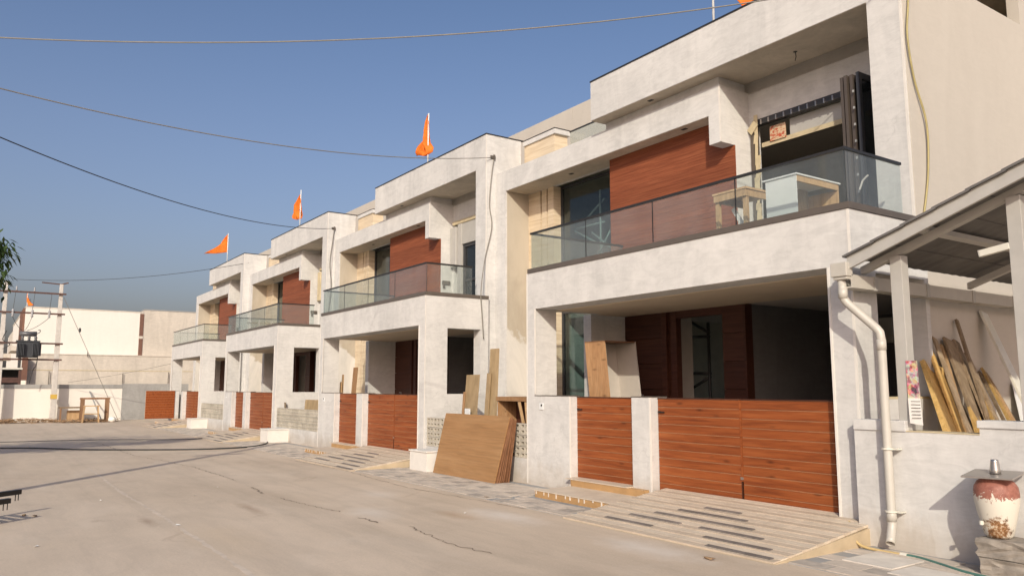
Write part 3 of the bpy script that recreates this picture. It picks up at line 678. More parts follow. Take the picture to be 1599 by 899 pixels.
# ------------------------------------------------------------------ flags on the roof edges
def flag(label, x, y, z0, ztop, rows, emblem=False, knob=False):
    """pole at (x, y); rows: (z, near offset, far offset, ripple) measured along the wind direction"""
    f = thing('flag', label, 'flag', (x, y, z0), 'orange pennant flags on roofs')
    MB().tube([(x, y, z0), (x+0.01, y, (z0+ztop)/2), (x+0.02, y, ztop)], 0.018, 8).build('flagpole', 'white_laminate', f, smooth=True)
    wd = Vector((-0.86, -0.51, 0)).normalized(); sd = Vector((-wd.y, wd.x, 0))
    mb = MB(); n = 14; prev = None
    for k, (z, a, b2, rp) in enumerate(rows):
        ring = []
        for q in range(n+1):
            s = q/n; dd = a + (b2-a)*s
            wav = rp*math.sin(s*9+k*0.9)*(0.3+s)
            p = Vector((x+0.015, y, z)) + wd*dd + sd*wav + Vector((0, 0, -0.02*math.sin(s*6+k)))
            ring.append(mb.bm.verts.new(p))
        if prev:
            for q in range(n): mb.bm.faces.new((prev[q], prev[q+1], ring[q+1], ring[q]))
        prev = ring
    cl = mb.build('cloth', 'saffron_cloth', f, smooth=True)
    md = cl.modifiers.new('thick', 'SOLIDIFY'); md.thickness = 0.004
    if emblem:
        e = MB(); cx, cz = emblem
        def P(u, v): return Vector((x+0.015, y, cz+v)) + wd*(cx+u) - sd*0.035
        for seg in ([(-.05, .09), (.02, .12), (.06, .07), (.0, .03), (.06, -.02), (.04, -.09), (-.04, -.09)], [(.0, .0), (-.07, .03), (-.10, -.04), (-.07, -.09)], [(-.02, .15), (-.08, .16)]):
            e.tube([P(*q) for q in seg], 0.014, 5)
        e.build('emblem', 'emblem_dark', cl)
    return f
flag('orange flag at the top edge above the nearest house, only its foot in view', -7.62, 8.95, 6.93, 8.9,
     [(7.9, 0.0, -0.25, .05), (7.6, -0.15, -0.62, .06), (7.35, -0.32, -0.78, .05), (7.18, -0.42, -0.80, .03), (7.05, -0.55, -0.68, .02)])
flag('narrow orange flag hanging limp round its pole on the second roof from the right', -16.86, 9.0, 6.93, 8.33,
     [(8.28, 0, 0.03, .01), (8.1, -0.02, 0.09, .05), (7.9, -0.04, 0.14, .08), (7.7, -0.05, 0.20, .10), (7.55, -0.06, 0.26, .12), (7.42, -0.14, 0.26, .12), (7.32, -0.12, 0.30, .10), (7.25, 0.05, 0.30, .06)])
flag('bunched orange flag with a dark fold on the third roof along the row', -26.17, 9.0, 6.93, 8.33,
     [(8.15, 0, 0.03, .02), (7.95, -0.02, 0.16, .06), (7.8, -0.06, 0.32, .10), (7.6, -0.08, 0.40, .12), (7.42, -0.10, 0.36, .12), (7.30, -0.05, 0.26, .08)], emblem=(0.05, 7.52))
flag('triangular orange flag with a dark mark spread in the wind on the farthest roof', -35.62, 9.0, 6.93, 8.35,
     [(8.30, 0, 0.02, .0), (8.15, 0, 0.22, .03), (8.0, 0, 0.42, .05), (7.85, 0, 0.64, .06), (7.7, 0, 0.88, .07), (7.58, 0, 1.14, .07), (7.50, 0.02, 1.36, .06)], emblem=(0.26, 7.80))
flag('small orange flag above the white building behind the transformer', -60.0, 2.62, 5.9, 7.75,
     [(7.65, 0, 0.05, .02), (7.4, -0.05, 0.05, .05), (7.1, -0.30, 0.05, .08), (6.9, -0.60, 0.02, .08), (6.82, -0.75, -0.1, .05)], emblem=(-0.2, 7.1))

# ------------------------------------------------------------------ overhead cables and the pole that carries them
POLE = (-11.0, -1.95)
ep = thing('street_pole', 'concrete electricity pole beside the street whose thin shadow crosses the concrete', 'utility pole', (*POLE, 0))
MB().tube([(*POLE, -0.2), (*POLE, 7.4)], [0.12, 0.085], 10).build('pole', 'pole_concrete', ep, smooth=True)
MB().box(POLE[0]-0.06, POLE[0]+0.06, POLE[1]-0.5, POLE[1]+0.5, 5.3, 5.38).build('crossarm', 'rust_angle', ep)
def sagline(a, b, sag, n=40):
    a = Vector(a); b = Vector(b); L = []
    for i in range(n+1):
        s = i/n; p = a.lerp(b, s); p.z -= sag*4*s*(1-s); L.append(p)
    return L
def cable(label, pts, r, mat='wire_pale', cat='cable', name='overhead_cable', group='overhead cables to the houses'):
    return tag(MB().tube(pts, r, 6).build(name, mat, origin=pts[0], smooth=True), label, cat, group)
cable('uppermost overhead cable crossing the sky to the nearest house', sagline((*POLE, 5.40), (-4.655, 8.99, 6.44), 0.50), 0.0075)
cable('middle overhead cable running to the side wall of the second house', sagline((*POLE, 5.33), (-13.815, 8.99, 6.44), 0.46), 0.008)
cable('lowest overhead cable running to the side wall of the third house', sagline((*POLE, 5.22), (-22.973, 9.01, 6.43), 0.58), 0.009, 'wire_black')
cable('thin far cable from the transformer poles to the farthest house', sagline((-41, 1.2, 6.3), (-32.13, 8.97, 6.56), 0.30), 0.010, 'wire_black')
def drop(label, pts, r, mat):
    P = [Vector(p) for p in pts]; L = []
    for i in range(len(P)-1):
        a, b2, c2, d2 = P[max(i-1, 0)], P[i], P[i+1], P[min(i+2, len(P)-1)]
        for k in range(6):
            s = k/6
            L.append(0.5*((2*b2) + (c2-a)*s + (2*a-5*b2+4*c2-d2)*s*s + (3*b2-a-3*c2+d2)*s**3))
    L.append(P[-1])
    return tag(MB().tube(L, r, 6).build('hanging_cable', mat, origin=pts[0], smooth=True), label, 'cable', 'cables hanging down house walls')
drop('yellow cable hanging down the cream gable of the nearest house', [(-4.64, 8.99, 6.44), (-4.63, 8.90, 6.0), (-4.62, 8.82, 5.6), (-4.63, 8.93, 5.1), (-4.62, 9.12, 4.6), (-4.63, 9.10, 4.0), (-4.64, 8.95, 3.45)], 0.012, 'wire_yellow')
drop('pale cable hanging down the side of the second house', [(-13.80, 8.99, 6.44), (-13.80, 8.93, 6.1), (-13.79, 8.86, 5.4), (-13.79, 8.92, 4.9), (-13.80, 8.76, 4.2), (-13.70, 8.60, 3.5), (-13.69, 8.62, 3.0), (-13.69, 8.66, 2.5)], 0.012, 'wire_pale')
drop('thin pale cable hanging down the side of the third house', [(-22.96, 9.01, 6.43), (-22.95, 8.95, 6.0), (-22.95, 8.88, 5.3), (-22.95, 8.95, 4.6), (-22.95, 8.86, 3.6)], 0.012, 'wire_pale')
hk = 0
for x, y, z, nm in ((-4.659, 8.99, 6.44, 'nearest'), (-13.825, 8.99, 6.44, 'second'), (-22.983, 9.01, 6.43, 'third')):
    tag(MB().box(x, x+0.03, y-0.09, y+0.03, z-0.03, z+0.03).box(x+0.03, x+0.05, y-0.03, y+0.01, z-0.05, z+0.05).build('cable_hook', 'trim_metal', origin=(x, y, z)),
        'small cable hook high on the side wall of the %s house' % nm, 'hook', 'cable hooks')

# ------------------------------------------------------------------ neighbour's wall, car shelter and what stands there (right edge)
nw = thing('boundary_wall', 'whitewashed boundary wall with a stepped top beside the nearest house', 'wall', (-3.9, 7.2, 0))
MB().box(-4.556, -3.38, 7.2, 7.38, 0, 1.09).build('wall', 'white_plaster', nw)
MB().box(-4.556, -4.03, 7.185, 7.40, 1.09, 1.19).build('wall_cap', 'white_plaster', nw, bevel=0.006)
MB().box(-3.38, -0.5, 7.2, 7.40, 0, 1.15).build('wall', 'white_plaster', nw)
MB().box(-3.395, -0.5, 7.185, 7.415, 1.15, 1.215).build('wall_cap', 'white_plaster', nw, bevel=0.006)
MB().box(-4.03, -3.38, 7.195, 7.385, 1.09, 1.10).build('wall_cap', 'packing_tan', nw)
sh = thing('car_shelter', 'pale steel lean-to car shelter with a sloping sheet roof', 'shelter', (-3.0, 7.3, 0))
def rt_z(x): return 2.79 + 0.35*(x+4.43)
for x, in ((-4.055,), (-2.99,)):
    MB().box(x-0.058, x+0.058, 7.24, 7.36, 1.10 if x < -3.5 else 1.21, rt_z(x)-0.17).build('column', 'cream_steel', sh, bevel=0.004)
for x in (-4.055, -2.99, -1.2):
    MB().box(x-0.055, x+0.055, 11.6, 11.72, 0.0, rt_z(x)-0.17).build('column', 'cream_steel', sh)
xa, xb = -4.43, -0.9
def slopebar(name, mat, y0, y1, dz0, dz1, x0=xa, x1=xb, parent=sh, bevel=0.0):
    v = [(x, y, rt_z(x)+dz) for x in (x0, x1) for y in (y0, y1) for dz in (dz0, dz1)]
    return MB().hull8(v).build(name, mat, parent, bevel=bevel)
slopebar('fascia_board', 'cream_steel', 7.035, 7.06, -0.072, 0.0)
slopebar('fascia_board', 'cream_steel', 7.02, 7.055, -0.145, -0.074)
slopebar('rafter', 'cream_steel', 7.26, 7.34, -0.17, -0.10)
slopebar('rafter', 'cream_steel', 9.4, 9.48, -0.17, -0.10)
slopebar('rafter', 'cream_steel', 11.6, 11.68, -0.17, -0.10)
for x in (-3.75, -2.55, -1.35):
    v = [(xx, y, rt_z(xx)+dz) for xx in (x-0.03, x+0.03) for y in (7.06, 12.2) for dz in (-0.098, -0.05)]
    MB().hull8(v).build('purlin', 'cream_steel', sh)
# overlapping roof sheets, corrugated across
k = 0
x = xa-0.03
while x < xb:
    mb = MB(); x2 = x+0.30; n = 60; a0 = []; 
    for j in range(n+1):
        y = 7.0 + 5.3*j/n; wv = 0.004*math.sin(j*math.pi*0.9)
        a0.append([mb.bm.verts.new((xx, y, rt_z(xx)+dz+wv)) for xx, dz in ((x, 0.006), (x2+0.03, -0.004))])
    for p, q in zip(a0, a0[1:]): mb.bm.faces.new((p[0], p[1], q[1], q[0]))
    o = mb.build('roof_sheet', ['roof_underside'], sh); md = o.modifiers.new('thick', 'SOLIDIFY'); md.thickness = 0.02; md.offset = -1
    mb = MB(); mb.hull8([(xx, yy, rt_z(xx)+dz) for xx, d0, d1 in ((x, 0.007, 0.017), (x2, 0.007, 0.009)) for yy in (7.033, 7.10) for dz in (d0, d1)])
    mb.build('sheet_end', 'roof_sheet_top', sh)
    x = x2
gt = MB()
for a, b2 in ((7.06, 7.45), (7.49, 8.45), (8.49, 9.45), (9.49, 10.45), (10.49, 11.6)):
    gt.wall('x', -4.55, -4.40, 2.47, 2.60, a, b2, [(-4.535, -4.415, 2.485, 3)])
g_ = gt.build('gutter', 'cream_pipe', sh)
mb = MB()
for y in (7.45, 8.45, 9.45, 10.45): mb.box(-4.56, -4.39, y-0.012, y+0.052, 2.462, 2.605)
mb.build('gutter_bracket', 'cream_steel', sh)
MB().box(-4.575, -4.40, 6.97, 7.08, 2.58, 2.72).box(-4.56, -4.41, 6.985, 7.07, 2.55, 2.58).build('gutter_outlet', 'cream_pipe', sh, bevel=0.008)
dp = thing('drainpipe', 'cream plastic drainpipe bending down the whitewashed boundary wall', 'pipe', (-4.17, 7.12, 0))
MB().tube([(-4.50, 7.04, 2.57), (-4.50, 7.05, 2.40), (-4.495, 7.06, 2.36), (-4.47, 7.07, 2.32), (-4.21, 7.11, 2.06), (-4.18, 7.115, 2.02), (-4.175, 7.12, 1.96), (-4.175, 7.12, 0.26), (-4.172, 7.10, 0.19), (-4.155, 7.05, 0.12), (-4.145, 7.02, 0.085)], 0.041, 16, caps=False).build('pipe', 'cream_pipe', dp, smooth=True).modifiers.new('thick', 'SOLIDIFY').thickness = 0.004
for z, r in ((2.42, 0.0445), (1.90, 0.0445), (0.32, 0.0445)):
    x = -4.50 if z > 2.2 else -4.175
    MB().lathe([(r, z-0.05), (r+0.001, z), (r, z+0.05)], x, 7.05 if z > 2.2 else 7.12, 16).build('coupling', 'cream_pipe', dp, smooth=True)
for z in (0.93, 0.36):
    MB().lathe([(0.055, z-0.008), (0.055, z+0.008)], -4.175, 7.12, 16).box(-4.13, -4.075, 7.115, 7.195, z-0.008, z+0.008).build('clip', 'white_plastic', dp)
lt = thing('tube_light', 'pale rectangular tube light sticking out beside the shelter column', 'lamp', (-3.15, 7.27, 2.66))
MB().beam((-3.29, 7.26, 2.665), (-3.045, 7.26, 2.70), 0.05, 0.058).build('lamp_body', 'white_plastic', lt, bevel=0.004)
MB().beam((-3.296, 7.26, 2.664), (-3.29, 7.26, 2.665), 0.054, 0.062).build('end_cap', 'cream_steel', lt)
# hanging calendar: flat print of a colourful picture over a date sheet
ma, t, b = nodes_mat('calendar_print')
vo = N(t, 'TexVoronoi'); vo.inputs['Scale'].default_value = 22; t.links.new(mapped(t, 'pos'), vo.inputs['Vector'])
c = ramp(t, noise(t, mapped(t, 'pos'), 16, 3), [(0.30, (0.07, 0.06, 0.06)), (0.42, (0.45, 0.12, 0.16)), (0.55, (0.60, 0.47, 0.40)), (0.7, (0.58, 0.42, 0.12))])
c = mix(t, 0.35, c, vo.outputs['Color'], 'OVERLAY'); t.links.new(c, b.inputs['Base Color']); b.inputs['Roughness'].default_value = 0.5
M['calendar_print'] = ma
ca = thing('calendar', 'paper wall calendar with a colourful picture hanging on the shelter column', 'calendar', (-3.95, 7.23, 1.45))
MB().hull8([(-4.015, 7.235, 1.745), (-4.015, 7.237, 1.745), (-3.90, 7.225, 1.745), (-3.90, 7.227, 1.745), (-4.005, 7.225, 1.40), (-4.005, 7.227, 1.40), (-3.885, 7.215, 1.40), (-3.885, 7.217, 1.40)]).build('picture_sheet', 'calendar_print', ca)
MB().hull8([(-4.006, 7.222, 1.40), (-4.006, 7.224, 1.40), (-3.886, 7.214, 1.40), (-3.886, 7.216, 1.40), (-3.985, 7.195, 1.17), (-3.985, 7.197, 1.17), (-3.86, 7.185, 1.155), (-3.86, 7.187, 1.155)]).build('date_sheet', 'paper', ca)
mb = MB()
for k in range(6): mb.beam((-3.975+k*0.003, 7.214-k*0.005, 1.37-k*0.03), (-3.885+k*0.003, 7.208-k*0.005, 1.37-k*0.03), 0.005, 0.001, (0, 1, 0))
mb.build('print_lines', 'trim_metal', ca)
# leaning planks
PL = [((-4.62, 8.81, 1.71), (-4.15, 8.25, 1.05), .24, .05, 'yellow_plank', 'wide yellow plank leaning leftmost in the lumber under the shelter'),
 ((-4.62, 9.02, 1.72), (-4.15, 8.47, 1.04), .10, .03, 'yellow_plank', 'yellow plank next to the wide one in the lumber under the shelter'),
 ((-4.62, 8.85, 1.92), (-4.15, 8.44, 1.05), .06, .03, 'yellow_plank', 'slim yellow batten rising behind the widest plank of the lumber'),
 ((-4.62, 8.96, 2.05), (-4.15, 8.50, 1.25), .07, .02, 'old_plank', 'thin dark batten standing tall near the left of the lumber'),
 ((-4.62, 9.11, 1.97), (-4.15, 8.58, 1.04), .05, .03, 'pine', 'whitish batten among the dark boards of the lumber'),
 ((-4.60, 9.26, 2.03), (-4.15, 8.93, 1.01), .22, .03, 'old_plank', 'broad weathered board in the middle of the leaning lumber'),
 ((-4.62, 9.49, 2.28), (-4.15, 9.01, 1.23), .04, .03, 'old_plank', 'tallest thin stick of the leaning lumber'),
 ((-4.62, 9.43, 2.03), (-4.15, 9.03, 1.17), .09, .03, 'old_plank', 'dark board leaning beside the tallest stick of the lumber'),
 ((-4.62, 9.67, 1.89), (-4.15, 9.2, 1.18), .06, .03, 'old_plank', 'dark batten right of the tallest stick in the lumber'),
 ((-4.62, 9.96, 1.67), (-4.15, 9.37, 1.17), .05, .03, 'old_plank', 'short dark batten near the right end of the lumber'),
 ((-4.62, 10.03, 1.71), (-4.15, 9.49, 1.17), .06, .03, 'yellow_plank', 'short yellow batten near the right end of the lumber'),
 ((-4.62, 10.14, 1.64), (-4.15, 9.59, 1.17), .08, .03, 'pine', 'pale plank leaning rightmost in the lumber'),
 ((-4.58, 9.65, 1.64), (-4.15, 9.10, 1.21), .07, .03, 'yellow_plank', 'yellow batten sloping low across the front of the lumber'),
 ((-4.61, 9.36, 1.95), (-4.15, 8.80, 1.05), .10, .03, 'yellow_plank', 'yellow plank half hidden behind the broad weathered board'),
 ((-4.59, 9.80, 1.60), (-4.15, 9.28, 1.10), .09, .025, 'yellow_plank', 'yellow plank third from the right end of the lumber'),
 ((-4.60, 9.18, 1.55), (-4.15, 8.72, 1.0), .12, .025, 'old_plank', 'low weathered board leaning in front of the whitish batten'),
 ((-4.58, 9.51, 1.78), (-4.15, 8.95, 1.03), .09, .03, 'yellow_plank', 'yellow plank across the middle of the lumber')]
rnd = random.Random(11)
for a, b2, wd, th, mt, lb in PL:
    a = Vector(a); b2 = Vector(b2); d = (b2-a)
    tt = min((0.03-a.z)/d.z, (7.50-a.y)/d.y, (-3.0-a.x)/d.x)
    e = a + d*tt
    o = MB().beam(e, a, wd*1.25, th, (1, 0, 0.2)).build('plank', mt, origin=e, bevel=0.002)
    tag(o, lb, 'plank', 'lumber leaning under the shelter')
o = MB().beam((-4.60, 8.78, 1.60), (-4.60, 8.98, 1.68), 0.12, 0.09).build('timber_block', 'yellow_plank', origin=(-4.6, 8.8, 1.6))
tag(o, 'short yellow block of wood nailed to the top of the leftmost plank', 'wood block')
pv = thing('trunking_bundle', 'bundle of white plastic trunking leaning on the wall right of the lumber', 'trunking', (-4.0, 9.7, 1.0))
for k in range(4):
    MB().beam((-3.45+0.00*k, 9.30+0.045*k, 0.10), (-4.63, 10.10+0.045*k, 2.42-0.01*k), 0.038, 0.03, (1, 0, 0.3)).build('trunking', 'white_plastic', pv, bevel=0.003)
tag(MB().hull8([(-4.62, 10.75, 1.55), (-4.61, 10.75, 1.55), (-4.25, 10.35, 0.1), (-4.24, 10.35, 0.1), (-4.62, 11.2, 1.55), (-4.61, 11.2, 1.55), (-4.25, 11.2, 0.1), (-4.24, 11.2, 0.1)]).build('board_sheet', 'white_laminate', origin=(-4.4, 10.9, 0.1)), 'grey-white board leaning low behind the shelter column', 'board')
# old water pot on two stone blocks
sb = []
for z0, z1, dx, lb in ((0.0, 0.145, 0.09, 'lower rough stone block under the old pot'), (0.15, 0.295, 0.075, 'upper rough stone block carrying the old pot')):
    mb = MB(); mb.box(-3.36+dx, -2.92+dx, 6.80, 7.10, z0, z1)
    bmesh.ops.subdivide_edges(mb.bm, edges=mb.bm.edges[:], cuts=4, use_grid_fill=True)
    rnd = random.Random(int(z0*100))
    for v in mb.bm.verts: v.co += Vector((rnd.uniform(-.011, .011), rnd.uniform(-.011, .011), rnd.uniform(-.003, .001)))
    tag(mb.build('stone_block', 'stone_block', origin=(-3.14, 6.95, z0), bevel=0.004), lb, 'stone block', 'stone blocks under the pot')
ma, t, b = nodes_mat('flaking_pot')
sz = N(t, 'SeparateXYZ'); v = N(t, 'NewGeometry').outputs['Position']; t.links.new(v, sz.inputs[0])
n1 = noise(t, mapped(t, 'pos'), 8, 7, 0.7, 0.6)
def zmask(lo, hi, amp):
    a2 = N(t, 'Math', operation='MULTIPLY_ADD'); a2.inputs[1].default_value = amp; t.links.new(n1, a2.inputs[0]); t.links.new(sz.outputs[2], a2.inputs[2])
    mr = N(t, 'MapRange'); mr.inputs[1].default_value = lo+amp/2; mr.inputs[2].default_value = hi+amp/2; t.links.new(a2.outputs[0], mr.inputs[0]); return mr.outputs[0]
n2 = noise(t, mapped(t, 'pos'), 26, 5, 0.7)
red = ramp(t, n2, [(0.3, (0.20, 0.065, 0.045)), (0.6, (0.30, 0.12, 0.085)), (0.8, (0.46, 0.27, 0.21))])
c = mix(t, zmask(0.635, 0.64, 0.75), (0.60, 0.56, 0.475), red)
sx_ = N(t, 'MapRange'); sx_.inputs[1].default_value = -3.22; sx_.inputs[2].default_value = -3.10; t.links.new(sz.outputs[0], sx_.inputs[0])
dv = N(t, 'VectorMath', operation='DISTANCE'); t.links.new(v, dv.inputs[0]); dv.inputs[1].default_value = (-3.13, 6.83, 0.36)
dn = N(t, 'Math', operation='MULTIPLY_ADD'); dn.inputs[1].default_value = 0.34; t.links.new(n2, dn.inputs[0]); t.links.new(dv.outputs['Value'], dn.inputs[2])
inv = N(t, 'MapRange'); inv.inputs[1].default_value = 0.285; inv.inputs[2].default_value = 0.235; t.links.new(dn.outputs[0], inv.inputs[0])
rustc = ramp(t, n2, [(0.35, (0.09, 0.05, 0.03)), (0.5, (0.26, 0.12, 0.04)), (0.62, (0.60, 0.50, 0.36))])
c = mix(t, inv.outputs[0], c, rustc)
t.links.new(c, b.inputs['Base Color']); b.inputs['Roughness'].default_value = 0.6; bump(t, b, n2, 0.3, 0.006); M['flaking_pot'] = ma
pt = thing('water_pot', 'old clay water pot with flaking white paint on stone blocks', 'pot', (-3.17, 6.95, 0.295))
MB().lathe([(0.085, 0.296), (0.105, 0.32), (0.124, 0.40), (0.147, 0.50), (0.162, 0.58), (0.165, 0.645), (0.157, 0.70), (0.134, 0.738), (0.112, 0.755), (0.117, 0.778), (0.105, 0.783)], -3.17, 6.95, 40).build('pot_body', 'flaking_pot', pt, smooth=True)
mb = MB(); mb.box(-3.37, -2.99, 6.77, 7.13, 0.785, 0.80)
bmesh.ops.rotate(mb.bm, cent=(-3.17, 6.95, 0.79), matrix=Matrix.Rotation(R(5), 3, 'X') @ Matrix.Rotation(R(8), 3, 'Z'), verts=mb.bm.verts)
mb.build('cover_plate', 'steel_plate', pt, bevel=0.003)
MB().lathe([(0.042, 0.80), (0.040, 0.83), (0.030, 0.90), (0.0295, 0.915)], -3.16, 6.94, 20).build('steel_tumbler', 'brushed_steel', pt, smooth=True)
MB().lathe([(0.016, 0.40), (0.016, 0.43)], -3.235, 6.81, 10).box(-3.24, -3.228, 6.80, 6.85, 0.405, 0.425).build('tap', 'white_plastic', pt)
# hose: yellow length joined to a green one
def smoothpts(P, k=8):
    P = [Vector(p) for p in P]; L = []
    for i in range(len(P)-1):
        a, b2, c2, d2 = P[max(i-1, 0)], P[i], P[i+1], P[min(i+2, len(P)-1)]
        for q in range(k):
            s = q/k; L.append(0.5*((2*b2)+(c2-a)*s+(2*a-5*b2+4*c2-d2)*s*s+(3*b2-a-3*c2+d2)*s**3))
    L.append(P[-1]); return L
hs = thing('garden_hose', 'yellow and green garden hose running along the foot of the boundary wall', 'hose', (-4.3, 7.1, 0.01))
MB().tube(smoothpts([(-4.87, 7.43, 0.205), (-4.62, 7.16, 0.175), (-4.50, 7.0, 0.10), (-4.40, 6.98, 0.03), (-4.2, 6.98, 0.016), (-4.0, 6.98, 0.016)]), 0.013, 8).build('yellow_hose', 'hose_yellow', hs, smooth=True)
MB().tube(smoothpts([(-4.0, 6.98, 0.016), (-3.85, 6.97, 0.016), (-3.6, 6.86, 0.016), (-3.35, 6.74, 0.016), (-3.1, 6.70, 0.016), (-2.6, 6.72, 0.016), (-2.0, 6.8, 0.016)]), 0.015, 8).build('green_hose', 'hose_green', hs, smooth=True)
MB().tube([(-4.03, 6.98, 0.016), (-3.97, 6.979, 0.016)], 0.019, 8).build('hose_joint', 'white_plastic', hs)

# ------------------------------------------------------------------ pavers along the kerb line
pv0 = {}
def pavers(x0, x1, y0, y1, name, w=0.20, d=0.20, mats=('paver_grey', 'paver_dark'), joined=False):
    root = tag(MB().box(x0, x1, y0, y1, -0.02, 0.006).build(name, 'grey_cement', origin=((x0+x1)/2, (y0+y1)/2, 0)), kind='structure')
    nx, ny = int((x1-x0)/w), int((y1-y0)/d); rr = random.Random(int(x0*10))
    big = {mm: MB() for mm in mats}
    for j in range(ny):
        for i in range(nx):
            x = x0+(i+0.5)*w + (0.0 if j % 2 == 0 else w*0.5); y = y0+(j+0.5)*d
            if x + w/2 > x1: continue
            mm = mats[1] if (i + j*2) % 3 == 0 and rr.random() < 0.8 else mats[0]
            z = rr.uniform(-0.002, 0.002)
            if joined: big[mm].box(x-w/2+.005, x+w/2-.005, y-d/2+.005, y+d/2-.005, 0, 0.014+z)
            elif (mm, w) not in pv0:
                o = MB().box(x-w/2+.004, x+w/2-.004, y-d/2+.004, y+d/2-.004, 0, 0.014).build('paver', mm, root, loc=(x, y, 0)); pv0[(mm, w)] = o
            else: piece(pv0[(mm, w)], (x, y, z), root)
    if joined:
        for mm in mats:
            tag(big[mm].build('pavers', mm, root), kind='stuff')
    return root
pavers(-13.6, -9.02, 5.85, 7.28, 'pavement', 0.26, 0.18)
pavers(-9.02, -7.42, 5.85, 6.52, 'pavement', 0.26, 0.18)
pavers(-4.42, -1.5, 5.9, 7.18, 'pavement', 0.36, 0.20)
pavers(-22.8, -16.6, 5.85, 7.28, 'pavement', 0.26, 0.18, joined=True)
pavers(-32.0, -25.7, 5.85, 7.28, 'pavement', 0.26, 0.18, joined=True)
# pale concrete slabs by the drain
for x0, x1, y0, y1 in ((-4.2, -3.75, 6.35, 6.85), (-3.7, -2.9, 6.2, 6.6)):
    hbx = MB().box(x0, x1, y0, y1, 0.0, 0.021).build('paving_slab', 'mortar', origin=(x0, y0, 0)); tag(hbx, kind='structure')

# ------------------------------------------------------------------ plywood and offcuts in front of the second house
rnd = random.Random(21)
NP = 7
for k in range(NP):
    off = k*0.042
    yb = 6.84 + off; yt = 7.19 + off*0.42; zt = 1.04 - 0.012*k
    dx = rnd.uniform(-0.02, 0.02)
    a = (-12.46+dx, -10.48+dx); b2 = (-12.62+dx*1.5, -10.56+dx)
    th = 0.02
    v = [(a[0], yb, 0.016), (b2[0], yt, zt), (a[0], yb+th, 0.016), (b2[0], yt+th, zt), (a[1], yb, 0.016), (b2[1], yt, zt), (a[1], yb+th, 0.016), (b2[1], yt+th, zt)]
    o = MB().hull8(v).build('plywood_sheet', 'plywood' if k == 0 else 'ply_edge', origin=(-11.5, yb, 0.016))
    tag(o, ('big plywood sheet, front one of the stack leaning by the porch', 'plywood sheet right behind the big front sheet of the stack', 'third plywood sheet from the front of the leaning stack', 'middle sheet of the leaning plywood stack', 'third plywood sheet from the back of the leaning stack', 'last but one plywood sheet of the leaning stack', 'rearmost plywood sheet of the stack against the hollow blocks')[k], 'plywood sheet', 'plywood sheets leaning by the second house')
def lean(label, x, wd, yb, yt, zt, mat, th=0.02, dx=0.0, z0=0.02, group='offcuts standing behind the plywood'):
    o = MB().hull8([(x, yb, z0), (x+dx, yt, zt), (x, yb+th, z0), (x+dx, yt+th, zt), (x+wd, yb, z0), (x+dx+wd, yt, zt), (x+wd, yb+th, z0), (x+dx+wd, yt+th, zt)]).build('offcut_board', mat, origin=(x, yb, z0), bevel=0.002)
    return tag(o, label, 'board', group)
lean('wide tan board standing behind the plywood stack', -12.78, 0.45, 7.56, 7.72, 1.74, 'mdf', dx=-0.02)
lean('tall tan board, highest behind the plywood stack', -11.95, 0.28, 7.60, 7.78, 2.20, 'mdf', dx=-0.12)
lean('narrow tan strip leaning on the tallest board behind the plywood', -12.05, 0.12, 7.56, 7.70, 1.76, 'mdf', dx=0.0)
lean('narrow edge strip left of the wide tan board', -12.80, 0.06, 7.54, 7.66, 1.42, 'orange_pine', dx=-0.02)
lean('short tan offcut right of the wide tan board', -12.26, 0.12, 7.53, 7.60, 1.18, 'mdf', dx=-0.1)
lean('small white offcut leaning on the wide tan board', -12.50, 0.17, 7.52, 7.55, 1.12, 'white_laminate', dx=-0.08)
lean('tapering orange board leaning against the porch of the nearest house', -11.02, 0.26, 7.62, 7.90, 2.12, 'orange_pine', dx=0.42)
bx = thing('open_crate', 'brown open box with a thick lid standing behind the hollow blocks', 'box', (-11.0, 7.8, 0.93))
MB().box(-11.60, -10.62, 7.60, 8.05, 1.27, 1.345).build('lid', 'orange_pine', bx, bevel=0.003)
MB().box(-11.58, -11.55, 7.62, 8.03, 0.2, 1.27).build('side_panel', 'orange_pine', bx)
MB().box(-11.55, -10.64, 8.0, 8.03, 0.2, 1.27).build('back_panel', 'dark_wood', bx)
MB().beam((-10.70, 7.58, 0.8), (-10.86, 7.58, 1.26), 0.05, 0.02).build('brace', 'pine', bx)
MB().beam((-10.64, 7.60, 0.8), (-10.70, 7.60, 1.26), 0.04, 0.02).build('brace', 'pine', bx)
# boards standing in the second house's porch, and sheet lumber in the far courts
d2 = -PITCHX
lean('orange plank standing in the porch of the second house', -9.15+d2-0.72, 0.26, 7.95, 8.10, 2.02, 'orange_pine', dx=-0.05, z0=0.2, group='boards in the porch of the second house')
lean('thin pale batten leaning in the porch of the second house', -10.15+d2-0.05, 0.10, 7.85, 7.95, 1.84, 'pine', dx=-0.10, z0=0.2, group='boards in the porch of the second house')
lean('short pale batten standing by the porch column of the second house', -10.22+d2-0.02, 0.12, 7.84, 7.88, 1.65, 'pine', dx=-0.02, z0=0.2, group='boards in the porch of the second house')
lean('long tan sheet lying on edge behind the hollow blocks of the second court', -22.55, 2.1, 8.0, 8.1, 1.16, 'mdf', dx=0.0, group='boards in the far courts')
lean('dark stick poking up at the right of the second court', -19.75, 0.05, 7.62, 7.66, 1.34, 'old_plank', dx=-0.12, group='boards in the far courts')
lean('dark board end poking up at the left of the second court', -22.65, 0.10, 7.55, 7.58, 1.08, 'old_plank', dx=-0.22, group='boards in the far courts')
